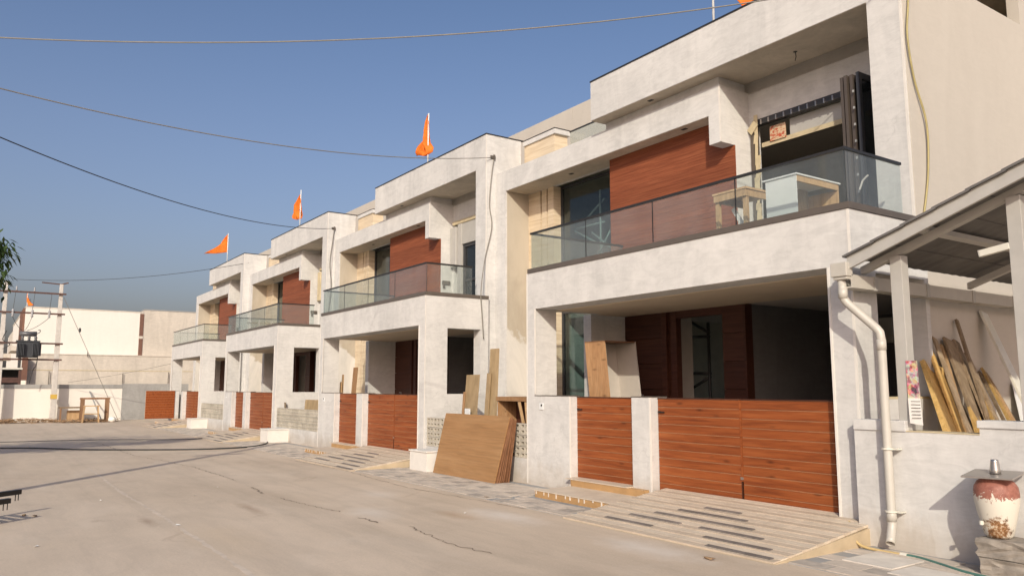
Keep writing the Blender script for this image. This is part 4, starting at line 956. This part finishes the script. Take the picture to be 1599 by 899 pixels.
# cabinet carcass in the nearest porch
cb = thing('cabinet_carcass', 'open cabinet carcass tilted in the porch behind the narrow gate', 'cabinet', (-9.2, 8.1, 0.2))
def shear(mb, dx, z0, z1):
    for v in mb.bm.verts: v.co.x += dx*(v.co.z-z0)/(z1-z0)
    return mb
CX0, CX1, CY0, CY1, CZ0, CZ1 = -9.40, -8.93, 8.00, 8.66, 0.2, 2.22
for nm, mt, bxs in (('side_panel', 'orange_pine', (CX0, CX1, CY0, CY0+0.02, CZ0, CZ1)), ('side_panel', 'inner_laminate', (CX0, CX1, CY1-0.02, CY1, CZ0, CZ1)), ('side_lining', 'inner_laminate', (CX0+.01, CX1-.002, CY0+0.02, CY0+0.024, CZ0+.02, CZ1-.02)),
                    ('back_panel', 'inner_laminate', (CX0, CX0+0.012, CY0+0.02, CY1-0.02, CZ0, CZ1)), ('top_panel', 'ply_edge', (CX0+0.012, CX1, CY0+0.02, CY1-0.02, CZ1-0.02, CZ1)), ('bottom_panel', 'inner_laminate', (CX0+0.012, CX1, CY0+0.02, CY1-0.02, CZ0, CZ0+0.02))):
    shear(MB().box(*bxs), -0.24, CZ0, CZ1).build(nm, mt, cb)
# furniture on the nearest balcony
fz = 3.334
tb = thing('work_table', 'raw pine work table with square legs on the nearest balcony', 'table', (-6.48, 8.1, fz))
MB().box(-6.76, -6.22, 7.79, 8.45, 3.965, 3.99).build('tabletop', 'pine', tb)
MB().box(-6.745, -6.235, 7.80, 7.825, 3.875, 3.965).box(-6.26, -6.235, 7.825, 8.44, 3.875, 3.965).box(-6.745, -6.72, 7.825, 8.44, 3.875, 3.965).build('apron', 'pine', tb)
for x, y in ((-6.74, 7.827), (-6.30, 7.827), (-6.74, 8.38), (-6.30, 8.38)):
    MB().box(x, x+0.055, y, y+0.05, fz, 3.875).build('leg', 'pine', tb)
MB().box(-6.685, -6.30, 7.835, 7.86, 3.40, 3.45).build('stretcher', 'pine', tb)
MB().beam((-6.60, 8.0, 3.80), (-6.36, 8.0, 3.42), 0.06, 0.012, (0, 1, 0)).build('brace', 'white_laminate', tb)
tag(MB().box(-6.18, -6.02, 8.3, 8.42, fz, 3.48).build('carton', 'packing_tan', origin=(-6.1, 8.36, fz), bevel=0.004), 'small pale carton on the balcony floor behind the work table', 'carton')
cn = thing('counter_box', 'white fronted box counter with pine frame on the nearest balcony', 'counter', (-5.7, 8.2, fz))
MB().box(-5.96, -5.48, 7.78, 8.66, 3.975, 3.992).build('tabletop', 'white_laminate', cn)
MB().box(-5.93, -5.50, 7.80, 7.815, fz+0.05, 3.975).build('front_panel', 'white_laminate', cn)
MB().hull8([(-5.95, 7.70, fz), (-5.95, 7.785, 3.46), (-5.95, 7.80, fz), (-5.95, 7.80, 3.47), (-5.47, 7.70, fz), (-5.47, 7.785, 3.46), (-5.47, 7.80, fz), (-5.47, 7.80, 3.47)]).build('plinth', 'white_laminate', cn)
MB().box(-5.52, -5.495, 7.815, 8.64, 3.90, 3.975).build('apron', 'pine', cn)
MB().box(-5.93, -5.50, 8.62, 8.645, fz, 3.90).build('end_panel', 'pine', cn)
MB().box(-5.93, -5.915, 7.815, 8.62, fz, 3.975).build('back_panel', 'mdf', cn)
MB().box(-5.90, -5.55, 7.83, 8.6, fz, 3.36).build('shelf', 'pine', cn)
# scaffolding inside the nearest house
sc = thing('scaffold', 'pale pipe scaffold standing inside the nearest house behind the tall window', 'scaffold', (-11.2, 10.6, 0.2))
for a, b2 in (((-11.57, 10.05, 3.33), (-11.57, 10.05, 5.4)), ((-12.4, 10.07, 4.70), (-11.55, 10.10, 4.26)), ((-11.80, 10.02, 4.57), (-11.2, 10.08, 4.12)), ((-11.25, 10.06, 4.58), (-11.66, 10.0, 4.02)), ((-12.1, 10.1, 4.88), (-11.5, 10.1, 5.22)), ((-12.4, 10.1, 4.75), (-11.5, 10.1, 4.75)),
              ((-11.9, 10.5, 0.2), (-11.9, 10.5, 2.9)), ((-12.0, 10.4, 2.6), (-10.8, 10.5, 1.6)), ((-11.9, 10.4, 2.0), (-11.0, 10.5, 2.7))):
    MB().tube([a, b2], 0.022, 8).build('pole', 'white_laminate', sc, smooth=True)
s2 = thing('scaffold', 'dark pipe scaffold inside the nearest house seen through its entrance opening', 'scaffold', (-9.3, 10.6, 0.2))
for a, b2 in (((-9.12, 10.3, 0.2), (-9.12, 10.3, 2.6)), ((-9.75, 10.4, 2.38), (-9.1, 10.3, 2.36)), ((-9.75, 10.4, 2.72), (-9.1, 10.3, 2.42)), ((-9.8, 10.4, 1.75), (-9.1, 10.3, 1.73)), ((-9.8, 10.4, 1.4), (-9.12, 10.32, 1.68)), ((-11.3, 10.5, 1.9), (-10.4, 10.5, 1.9)), ((-11.5, 10.5, 1.2), (-10.4, 10.5, 1.2)), ((-11.3, 10.45, 1.9), (-10.4, 10.5, 1.2)), ((-11.0, 10.4, 0.2), (-11.0, 10.4, 2.6))):
    MB().tube([a, b2], 0.026, 8).build('pole', 'dark_pipe', s2, smooth=True)
tag(MB().box(-9.7, -9.0, 12.1, 12.55, 0.2, 1.9).box(-9.68, -9.02, 12.08, 12.1, 1.45, 1.5).build('cupboard', 'dark_void', origin=(-9.35, 12.3, 0.2), bevel=0.01), 'dark cupboard deep inside the nearest house beyond the entrance', 'cupboard')
tag(MB().hull8([(-11.5, 10.3, 0.2), (-11.45, 10.8, 1.9), (-11.5, 10.33, 0.2), (-11.45, 10.83, 1.9), (-10.9, 10.3, 0.2), (-10.95, 10.8, 1.9), (-10.9, 10.33, 0.2), (-10.95, 10.83, 1.9)]).build('board_sheet', 'orange_pine', origin=(-11.2, 10.5, 0.2)), 'orange board leaning inside behind the ground floor glass of the nearest house', 'board')

# ------------------------------------------------------------------ far end of the street
cw = thing('boundary_wall', 'long white boundary wall closing the far end of the street', 'wall', (-41.5, 1, 0))
MB().box(-41.72, -41.5, -14, 5.93, 0, 1.48).build('wall', 'bright_white', cw)
MB().box(-41.74, -41.48, -14, 5.93, 1.48, 1.66).build('wall_cap', 'grey_cement', cw)
cw2 = thing('boundary_wall', 'bare grey cement stretch of wall left of the farthest house', 'wall', (-41.5, 7, 0))
MB().box(-41.72, -41.49, 5.935, 8.9, 0, 1.70).build('wall', 'grey_cement', cw2)
gb = thing('neighbour_building', 'big blank white building with brown strips behind the transformer', 'building', (-50, 5, 0))
MB().box(-66, -50, 2.15, 7.85, 0, 5.85).build('wall', 'bright_white', gb)
MB().box(-50.02, -49.99, 2.15, 7.85, 5.85, 5.92).box(-66, -50.02, 2.12, 2.16, 5.85, 5.92).build('coping', 'weathered_cream', gb)
MB().box(-50.3, -49.97, 7.85, 8.06, 3.3, 5.80).build('corner_strip', 'brown_cladding', gb)
MB().box(-50.3, -49.965, 7.85, 8.065, 4.35, 4.5).build('strip_band', 'weathered_cream', gb)
x = -50.5; f0 = None
for k in range(7):
    pos = (x - k*0.55, 2.1, 4.9)
    if f0 is None: f0 = MB().box(x-0.16, x+0.16, 2.05, 2.15, 3.9, 5.85).build('facade_fin', 'brown_cladding', gb, loc=pos)
    else: piece(f0, pos, gb)
MB().box(-54.3, -50.1, 1.6, 2.15, 3.5, 3.75).build('balcony', 'weathered_cream', gb)
hb_ = MB().box(-54.3, -50.1, 1.6, 1.65, 3.75, 4.5); hb_.build('balcony_parapet', 'weathered_cream', gb)
MB().box(-53.5, -51, 2.10, 2.16, 2.2, 3.4).build('window', 'window_frame', gb)
MB().box(-48.9, -48.5, 2.10, 2.36, 1.9, 3.1).build('pillar', 'brown_cladding', gb)
g2 = thing('neighbour_building', 'weathered cream building end right of the big white one', 'building', (-50, 10, 0))
MB().box(-66, -50, 8.07, 16, 0, 6.02).build('wall', 'weathered_cream', g2)
MB().box(-66, -49.98, 8.06, 16, 6.02, 6.08).build('coping', 'grey_cement', g2)
g3 = thing('neighbour_building', 'low weathered cream extension below the big white building', 'building', (-49, 6, 0))
MB().box(-49.98, -49, 2.38, 16, 0, 3.29).build('wall', 'weathered_cream', g3)
MB().box(-49.98, -48.97, 2.36, 16, 3.29, 3.34).build('coping', 'weathered_cream', g3)
MB().box(-48.998, -48.985, 2.38, 16, 2.44, 2.48).build('stain_line', 'packing_tan', g3)
for y, z0, z1 in ((3.25, 1.6, 2.4), (4.95, 3.2, 3.5), (6.7, 1.6, 2.3), (9.0, 1.6, 2.4)):
    MB().tube([(-48.9, y*1.04, z0), (-48.9, y*1.04, z1)], 0.02, 6).build('conduit', 'trim_metal', g3)
g4 = thing('neighbour_building', 'distant row building with brown fins at the left edge', 'building', (-68, 0, 0))
MB().box(-90, -68, 2.6, 8, 0, 6.3).build('wall', 'bright_white', g4)
f0 = None
for k in range(7):
    pos = (-68.6-k*0.9, 2.5, 5.2)
    if f0 is None: f0 = MB().box(-68.9, -68.3, 2.4, 2.6, 4.1, 6.3).build('facade_fin', 'brown_cladding', g4, loc=pos)
    else: piece(f0, pos, g4)
MB().box(-76, -68, 1.6, 2.6, 3.7, 4.0).build('balcony', 'weathered_cream', g4)
ds = thing('tin_shed', 'dark open shed behind the far boundary wall at the left edge', 'shed', (-45, 0.5, 0))
MB().box(-45.6, -44.2, -3.0, 1.95, 2.38, 2.46).build('roof', 'white_plastic', ds)
MB().box(-45.5, -45.4, -3.0, 1.9, 0, 2.38).build('wall', 'dark_void', ds)
MB().box(-44.35, -44.25, 1.80, 1.92, 0, 2.38).box(-44.35, -44.25, -2.9, -2.8, 0, 2.38).build('post', 'rust_angle', ds)
MB().box(-44.35, -44.3, -2.8, 1.80, 1.75, 2.0).build('rail', 'rust_angle', ds)
# two-pole transformer structure
tp = thing('transformer_poles', 'two concrete poles with steel crossarms carrying a transformer at the far wall', 'utility pole', (-41, 2.0, 0))
for y, ztop in ((3.08, 6.20), (0.95, 6.20)):
    mb = MB(); mb.hull8([(-41.14, y-0.115, 0), (-41.09, y-0.075, ztop), (-41.14, y+0.115, 0), (-41.09, y+0.075, ztop), (-40.86, y-0.115, 0), (-40.91, y-0.075, ztop), (-40.86, y+0.115, 0), (-40.91, y+0.075, ztop)])
    mb.build('pole', 'pole_concrete', tp, bevel=0.015)
MB().box(-41.15, -40.85, 2.955, 3.205, 1.02, 1.22).build('paint_band', 'pole_paint_band', tp)
for z in (5.74, 4.82, 3.48, 2.76):
    MB().box(-40.86, -40.80, 0.70, 3.28, z-0.036, z+0.036).build('crossarm', 'rust_angle', tp)
MB().beam((-41, 3.08, 6.2), (-41, 2.3, 6.24), 0.05, 0.05).beam((-41, 3.0, 6.18), (-40.9, 3.34, 6.28), 0.07, 0.05).build('top_bracket', 'rust_angle', tp)
for y in (1.35, 2.03):
    MB().lathe([(0.03, 5.79), (0.045, 5.83), (0.02, 5.87), (0.04, 5.91), (0.015, 6.0)], -40.85, y, 10).build('insulator', 'insulator', tp, smooth=True)
for y in (1.27, 2.0, 2.66):
    MB().lathe([(0.03, 4.62), (0.065, 4.66), (0.03, 4.72), (0.065, 4.78), (0.03, 4.84), (0.065, 4.90), (0.02, 4.98)], -40.78, y, 10).build('insulator', 'insulator', tp, smooth=True)
    MB().tube(sagline((-40.78, y, 4.63), (-40.80, 1.75+0.12*(y-1.9), 4.02), 0.08, 10), 0.010, 5).tube(sagline((-40.78, y, 4.98), (-40.83, y+0.05, 5.72), 0.02, 8), 0.010, 5).build('jumper_wire', 'wire_black', tp)
tf = thing('transformer', 'dark grey transformer with cooling fins held between the two concrete poles', 'transformer', (-40.75, 1.93, 2.82))
MB().box(-41.0, -40.55, 1.52, 2.34, 2.84, 3.52).build('tank', 'transformer_grey', tf, bevel=0.02)
MB().box(-41.03, -40.52, 1.48, 2.38, 3.52, 3.58).build('tank_lid', 'transformer_grey', tf)
mb = MB()
for k in range(5): mb.box(-40.55, -40.38, 1.53+k*0.055, 1.55+k*0.055, 2.92, 3.46)
for k in range(5): mb.box(-40.55, -40.38, 2.10+k*0.055, 2.12+k*0.055, 2.92, 3.46)
for k in range(4): mb.box(-40.95+k*0.09, -40.93+k*0.09, 2.34, 2.44, 2.92, 3.46)
tag(mb.build('cooling_fin', 'radiator_grey', tf), kind='stuff')
MB().tube([(-40.75, 1.58, 3.88), (-40.75, 2.24, 3.88)], 0.11, 16).build('conservator', 'conservator_grey', tf, smooth=True)
for y in (1.70, 1.95, 2.2):
    MB().lathe([(0.05, 3.58), (0.07, 3.62), (0.04, 3.66), (0.07, 3.70), (0.03, 3.80)], -40.62, y, 10).build('bushing', 'conservator_grey', tf, smooth=True)
MB().tube(smoothpts([(-40.7, 2.24, 3.9), (-40.7, 2.33, 3.95), (-40.7, 2.36, 4.05), (-40.7, 2.28, 4.06)], 5), 0.02, 6).build('breather_pipe', 'conservator_grey', tf)
MB().tube(smoothpts([(-40.8, 2.34, 3.0), (-40.8, 2.30, 2.5), (-40.9, 2.2, 2.3), (-41.0, 2.1, 1.7)], 6), 0.018, 6).tube(smoothpts([(-40.8, 1.1, 4.0), (-40.8, 0.98, 3.6), (-40.8, 1.25, 3.4), (-40.9, 1.0, 3.2)], 6), 0.018, 6).build('low_voltage_cable', 'wire_black', tf)
gw = thing('guy_wire', 'stay wire slanting from the transformer pole down behind the wooden frame', 'wire', (-41, 4, 0))
MB().tube([(-40.95, 3.2, 5.6), (-40.9, 5.75, 0.0)], 0.012, 6).build('wire', 'wire_pale', gw)
MB().lathe([(0.02, 4.04), (0.05, 4.08), (0.05, 4.2), (0.02, 4.24)], -40.93, 3.93, 8).build('insulator', 'wire_black', gw)
cable('cable sagging across the weathered cream extension to the farthest house', sagline((-41, 3.6, 1.75), (-37.9, 7.4, 2.6), 0.05), 0.010, 'wire_pale')
# odd timber by the far wall
df = thing('door_frame', 'brown wooden door frame standing loose before the far white wall', 'door frame', (-39.5, 4.6, 0))
MB().box(-39.56, -39.42, 4.00, 4.17, 0, 1.0).build('post', 'weathered_frame', df)
MB().box(-39.56, -39.42, 4.98, 5.15, 0, 1.0).build('post', 'weathered_frame', df)
MB().box(-39.57, -39.41, 3.98, 5.17, 1.0, 1.08).build('head', 'weathered_frame', df)
ts = thing('trestle', 'light wooden trestle standing inside the loose door frame', 'trestle', (-39.1, 4.42, 0))
MB().box(-39.2, -39.0, 4.10, 4.74, 0.70, 0.74).build('top_bar', 'pine', ts)
for y, a in ((4.14, -0.06), (4.66, 0.06)):
    for x in (-39.18, -39.04): MB().beam((x, y+a, 0), (x, y, 0.70), 0.05, 0.04).build('leg', 'pine', ts)
MB().box(-39.04, -39.0, 4.10, 4.70, 0.36, 0.40).build('stretcher', 'pine', ts)
wt = thing('work_bench', 'grey topped wooden bench against the far white wall', 'bench', (-40.6, 3.7, 0))
MB().box(-41.0, -40.3, 3.28, 4.30, 0.60, 0.66).build('bench_top', 'old_plank', wt)
MB().box(-40.36, -40.30, 3.30, 3.37, 0, 0.60).box(-40.36, -40.30, 4.2, 4.27, 0, 0.60).build('leg', 'weathered_frame', wt)
MB().box(-40.8, -40.6, 3.62, 4.15, 0.05, 0.50).build('shelf_board', 'pine', wt)
tag(MB().beam((-40.4, 5.0, 0.02), (-41.45, 4.55, 1.35), 0.05, 0.03).build('leaning_pole', 'steel_pipe', origin=(-40.4, 5.0, 0)), 'grey pole leaning on the far white wall behind the door frame', 'pole')
tag(MB().lathe([(0.10, 0), (0.17, 0.05), (0.16, 0.16), (0.06, 0.24), (0.03, 0.25)], -39.3, 5.28, 12).build('cement_bag', 'paper', origin=(-39.3, 5.28, 0), smooth=True), 'crumpled white bag lying at the foot of the loose door frame', 'bag')
rnd = random.Random(4); mb = MB()
for k in range(900):
    y = rnd.uniform(-3, 5.4); x = -40.9 + rnd.uniform(0, 1.6)*rnd.uniform(0.3, 1)
    if y > 3.2: x = -40.5+rnd.uniform(0, 1.4)
    a = rnd.uniform(0, 6.28); l = rnd.uniform(0.08, 0.45); h = rnd.uniform(0.01, 0.16)*(1 if y < 3 else 0.6)
    d = Vector((math.cos(a), math.sin(a), rnd.uniform(-0.15, 0.25)))*l
    p = Vector((x, y, h)); mb.beam(p, p+d, rnd.uniform(0.01, 0.05), rnd.uniform(0.006, 0.02))
tag(mb.build('debris', 'dry_debris'), 'brown dry debris and sticks along the foot of the far wall', 'debris', kind='stuff')

# ------------------------------------------------------------------ ground clutter
tag(MB().tube(smoothpts([(-24.2, -0.4, 0.018), (-23.2, 1.3, 0.018), (-21.75, 2.5, 0.018), (-20.5, 4.4, 0.018), (-20.35, 5.7, 0.02), (-21.0, 6.45, 0.03), (-22.1, 6.9, 0.06), (-23.2, 7.25, 0.35)]), 0.018, 8).build('black_cable', 'wire_black', origin=(-20.4, 5, 0.02), smooth=True), 'thick black cable lying across the concrete to the third house', 'cable', 'cables lying on the street')
tag(MB().tube(smoothpts([(-27.5, -0.8, 0.016), (-26.3, 0.8, 0.016), (-25.9, 3.0, 0.016), (-24.6, 5.2, 0.016), (-25.3, 6.2, 0.016), (-27.0, 6.9, 0.03)]), 0.009, 8).build('black_cable', 'wire_black', origin=(-25.5, 3, 0.02), smooth=True), 'thin black cable lying farther off across the concrete', 'cable', 'cables lying on the street')
rk = thing('steel_rack', 'low black steel rack with slats and hanging pegs at the left edge', 'rack', (-12.0, -0.6, 0))
D = Vector((-0.62, 0.785, 0)); Sd = Vector((0.785, 0.62, 0))
E1 = Vector((-11.28, 0.57, 0.27)); E2 = Vector((-10.63, 0.44, 0.25))
MB().beam(E1 - D*3.2, E1, 0.05, 0.055).build('rail', 'black_metal', rk)
MB().beam(E2 - D*2.9, E2, 0.05, 0.055).build('rail', 'black_metal', rk)
for k in range(14):
    p = E1 - D*(0.55+0.15*k); q = E2 - D*(0.10+0.15*k); MB().beam(p, q, 0.06, 0.02).build('slat', 'black_metal', rk)
for e, k in ((E1, 0.02), (E1, 0.06), (E2, 0.02), (E2, 0.07)):
    p = e - D*k; MB().tube([p, p - Vector((0, 0, 0.10))], 0.005, 6).build('peg', 'black_metal', rk)
for p in (E1 - D*1.5, E1 - D*3.0, E2 - D*1.3, E2 - D*2.8):
    MB().tube([p, Vector((p.x, p.y, 0))], 0.018, 8).build('leg', 'black_metal', rk)
rnd = random.Random(9)
for x, y, s, lb in ((-11.79, 2.69, .05, 'white scrap of litter lying alone beyond the black rack'), (-12.0, 1.55, .055, 'white scrap of litter nearest the black rack'), (-8.92, 0.62, .04, 'white scrap of litter in the left foreground'), (-9.4, 1.98, .05, 'white chip of litter on the pale street joint'), (-12.6, 3.2, .03, 'tiny white scrap in the middle of the street'), (-8.3, 5.0, .03, 'tiny white scrap before the pavers')):
    mb = MB(); s *= 0.6; v = [mb.bm.verts.new((x+rnd.uniform(-s, s), y+rnd.uniform(-s, s), 0.004+rnd.uniform(0, s*0.6))) for _ in range(7)]
    bmesh.ops.convex_hull(mb.bm, input=v)
    tag(mb.build('litter', 'litter', origin=(x, y, 0)), lb, 'litter', 'white scraps on the street')
for x, y, lb in ((-11.15, 0.62, 'brown clod on the concrete below the black rack'), (-11.02, 0.72, 'second brown clod beside the rack shadow'), (-9.3, 5.95, 'brown chip lying on the pavers before the plywood'), (-4.9, 5.45, 'dry brown leaf beside the foot of the ramp')):
    mb = MB(); v = [mb.bm.verts.new((x+rnd.uniform(-.06, .06), y+rnd.uniform(-.03, .03), 0.004+rnd.uniform(0, 0.022))) for _ in range(9)]
    bmesh.ops.convex_hull(mb.bm, input=v)
    tag(mb.build('clod', 'dry_debris', origin=(x, y, 0)), lb, 'clod', 'brown crumbs on the street')

# ------------------------------------------------------------------ tree whose leaf tips show at the left edge
tr_ = thing('tree', 'dark leafy tree reaching in at the left edge with drooping leaves', 'tree', (-17.8, -3.6, 0))
mb = MB()
mb.tube([(-17.8, -3.6, 0), (-17.75, -3.5, 1.1), (-17.9, -3.3, 2.0), (-18.0, -3.0, 2.8)], [0.20, 0.15, 0.12, 0.09], 10)
rnd = random.Random(17); tips = []
for k in range(34):
    a = rnd.uniform(0, 6.28); l = rnd.uniform(0.9, 2.5); zt = rnd.uniform(3.2, 5.2)
    e = Vector((-18.3+math.cos(a)*l, -2.75+math.sin(a)*l*0.95, zt)); st = Vector((-17.95, -3.15, rnd.uniform(1.9, 2.8)))
    mdl = st.lerp(e, 0.5) + Vector((0, 0, 0.3)); mb.tube([st, mdl, e], [0.06, 0.035, 0.012], 6); tips += [e, st.lerp(e, 0.75)+Vector((0, 0, .2)), mdl]
for e in (Vector((-18.75, 0.24, 4.30)), Vector((-18.75, 0.06, 4.12)), Vector((-18.7, 0.2, 3.72)), Vector((-18.75, -0.06, 3.62)), Vector((-18.9, -0.2, 4.0)), Vector((-18.4, -0.4, 4.5)), Vector((-18.8, -0.3, 3.6))):
    st = Vector((-18.0, -2.9, 2.8)); mb.tube([st, st.lerp(e, 0.5)+Vector((0, 0, .4)), e], [0.05, 0.03, 0.01], 6); tips += [e, e, e - Vector((-.1, .3, -.05)), e - Vector((-.2, .7, -.15))]
mb.build('trunk', 'bark', tr_, smooth=True)
mb = MB()
for tip in tips:
    for k in range(110 if tip.y > -0.8 else 52):
        r = rnd.gauss(0, 0.17) if tip.y > -0.8 else rnd.gauss(0, 0.32)
        p = tip + Vector((rnd.gauss(0, .20), rnd.gauss(0, .14 if tip.y > -0.8 else .3), rnd.gauss(0, .13 if tip.y > -.8 else .26)))
        a = rnd.uniform(0, 6.28); dr = rnd.uniform(0.3, 1.8)
        d = Vector((math.cos(a), math.sin(a), -dr)).normalized(); l = rnd.uniform(0.15, 0.26); sdv = d.cross(Vector((0, 0, 1))).normalized()*l*0.13
        md_ = p + d*l*0.45 + Vector((0, 0, 0.012))
        q = [mb.bm.verts.new(x) for x in (p, md_ + sdv, p + d*l, md_ - sdv)]
        mb.bm.faces.new((q[0], q[1], q[2])); mb.bm.faces.new((q[0], q[2], q[3]))
mb.build('crown', 'leaf', tr_)
for o in bpy.data.objects:
    if '_o' in o: del o['_o']
    if 'edge' in o.modifiers and o.type == 'MESH' and False: pass
